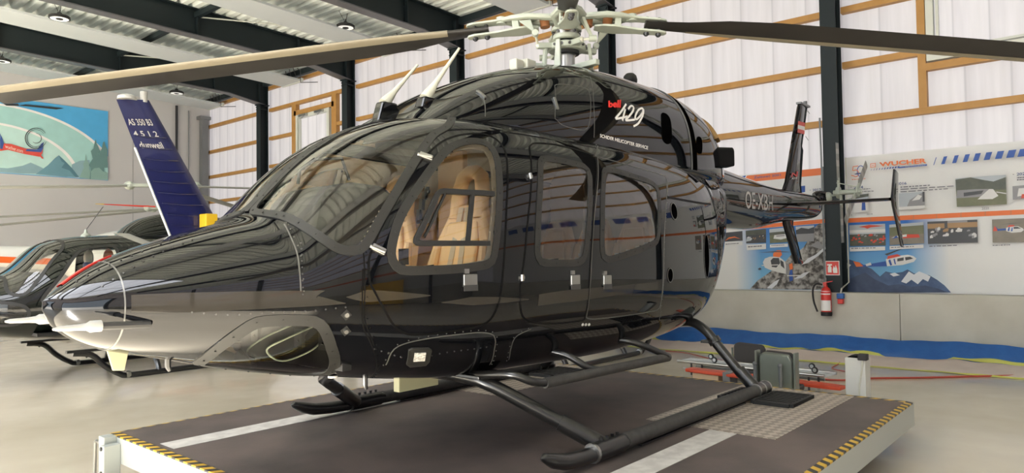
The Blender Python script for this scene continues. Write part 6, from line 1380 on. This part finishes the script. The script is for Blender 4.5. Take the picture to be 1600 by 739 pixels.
        foil(MB(), [(c+d*.6+e*.10, c+d*.6-e*.10, .04, (0, 0, 1)), (c+d*1.0+e*.11, c+d*1.0-e*.19, .035, (0, 0, 1)), (c+d*5.3+e*.11, c+d*5.3-e*.19, .022, (0, 0, 1))]).build('rotor_blade', c_, root)
    return root, fn, bd
root, fn, bd = light_heli('helicopter', 'dark green-black helicopter parked in front of the mural wall', (2.2, 12.35, 0), 0, 'paint_black_far', None, [(180-14, 'blade_grey'), (-58, 'blade_grey'), (40, 'blade_grey')])
mb = MB(); mb.lathe([(.075, 0), (.07, .03), (.03, .06), (.015, .12)], (1.87, 0, 2.13), seg=14); rb_ = mb.build('roof_antenna', 'cream', root); MB().tube([(1.87, 0, 2.24), (2.12, 0, 2.62)], .006, 6).build('antenna_whip', 'steel_dark', rb_)
mb = MB(); mb.tube([(.05, -.28, .93), (-.02, -.3, .93), (-.35, -.3, .92)], [.03, .02, .012], 10); mb.build('pitot_cover', 'white', root)
v, f = letters('O'); mb = MB(); mb.add([(4.05+.16*p[0], -.468, 2.20+.26*p[1]) for p in v], f); mb.build('registration_lettering', 'lettering_white', root, False)
root, fn, bd = light_heli('helicopter', 'white helicopter with orange and blue stripes far behind the dark green-black one', (10.7, 17.3, 0), pi, 'paint_white', 'paint_orange', [(-15, 'red'), (-37, 'blade_grey'), (-62, 'blade_grey')])
root, fn, bd = light_heli('helicopter', 'helicopter with a tall dark blue tail fin rising behind the black nose', (12.85, 7.45, 0), pi, 'paint_blue', None, [], blue=True)
# ribs and lettering of the blue fin (its port side faces the platform)
def finpt(u, v, s): # u: 0 leading .. 1 trailing, v: 0 bottom .. 1 top
    a = np.array((8.84, 0, 1.70))*(1-v)+np.array((9.82, 0, 3.36))*v; b = np.array((9.49, 0, 1.70))*(1-v)+np.array((10.13, 0, 3.32))*v
    p = a*(1-u)+b*u; th = (.045*(1-v)+.03*v)*(1.0 if u < .35 else max(.12, 1-(u-.35)*1.3)); return p+np.array((0, s*(th+.006), 0))
ORG = np.zeros(3); mb = MB()
for k in range(11):
    v_ = .10+k*.068; mb.tube([finpt(.16, v_, 1), finpt(.5, v_, 1), finpt(.92, v_+.01, 1)], .010, 6, flat=.6)
mb.build('fin_rib', 'paint_blue', fn)
MB().tube([finpt(1.01, v_, 0) for v_ in (.02, .25, .5, .72)], .012, 6).build('edge_strip', 'panel_white', fn)
def fin_text(t, u0, u1, v0, v1, m='registration_grey'):
    v, f = letters(t, 0, .015); mb = MB(); mb.add([finpt(u0+(u1-u0)*p[0], v0+(v1-v0)*p[1], 1)+np.array((0, .004, 0)) for p in v], f); return mb.build('lettering', m, fn, False)
fin_text('AS 350 B3', .95, .33, .850, .888, 'registration_grey'); fin_text('4 5 1 2', .93, .34, .785, .818, 'registration_grey'); fin_text('dunweil', .90, .36, .715, .755, 'registration_grey')
mb = MB(); mb.lathe([(.09, 0), (.085, .03), (.05, .05), (.001, .055)], (10.03, 0, 3.335), seg=14); mb.cyl((9.87, 0, 3.33), (9.87, 0, 3.44), .035, seg=12); mb.build('fin_cap', 'white', fn)
mb = MB(); mb.box((9.20, .05, 1.90), (9.33, .20, 2.22)); mb.build('yellow_cover', 'yellow', root, False, bevel=.01)

# yellow storage cabinet by the near wall, mirrored in the black doors
root = thing('storage_cabinet', 'yellow storage cabinet standing by the near wall, mirrored in the black door', 'cabinet', (4.3, -10.4, 0)); ORG = np.array((4.3, -10.4, 0.))
MB().box((3.1, -10.8, .1), (5.3, -10.05, 1.65)).build('cabinet_body', 'cabinet_yellow', root, False, bevel=.02)
for x in (3.15, 4.22): d = MB().box((x, -10.05, .16), (x+1.03, -10.03, 1.60)).build('cabinet_door', 'cabinet_yellow', root, False, bevel=.006); MB().box((x+.8, -10.03, .85), (x+.9, -10.0, .95)).build('door_handle', 'rubber', d, False)
for x in (3.2, 5.2): MB().box((x-.06, -10.7, 0), (x+.06, -10.15, .1)).build('foot', 'steel_dark', root, False)
ORG = np.zeros(3)
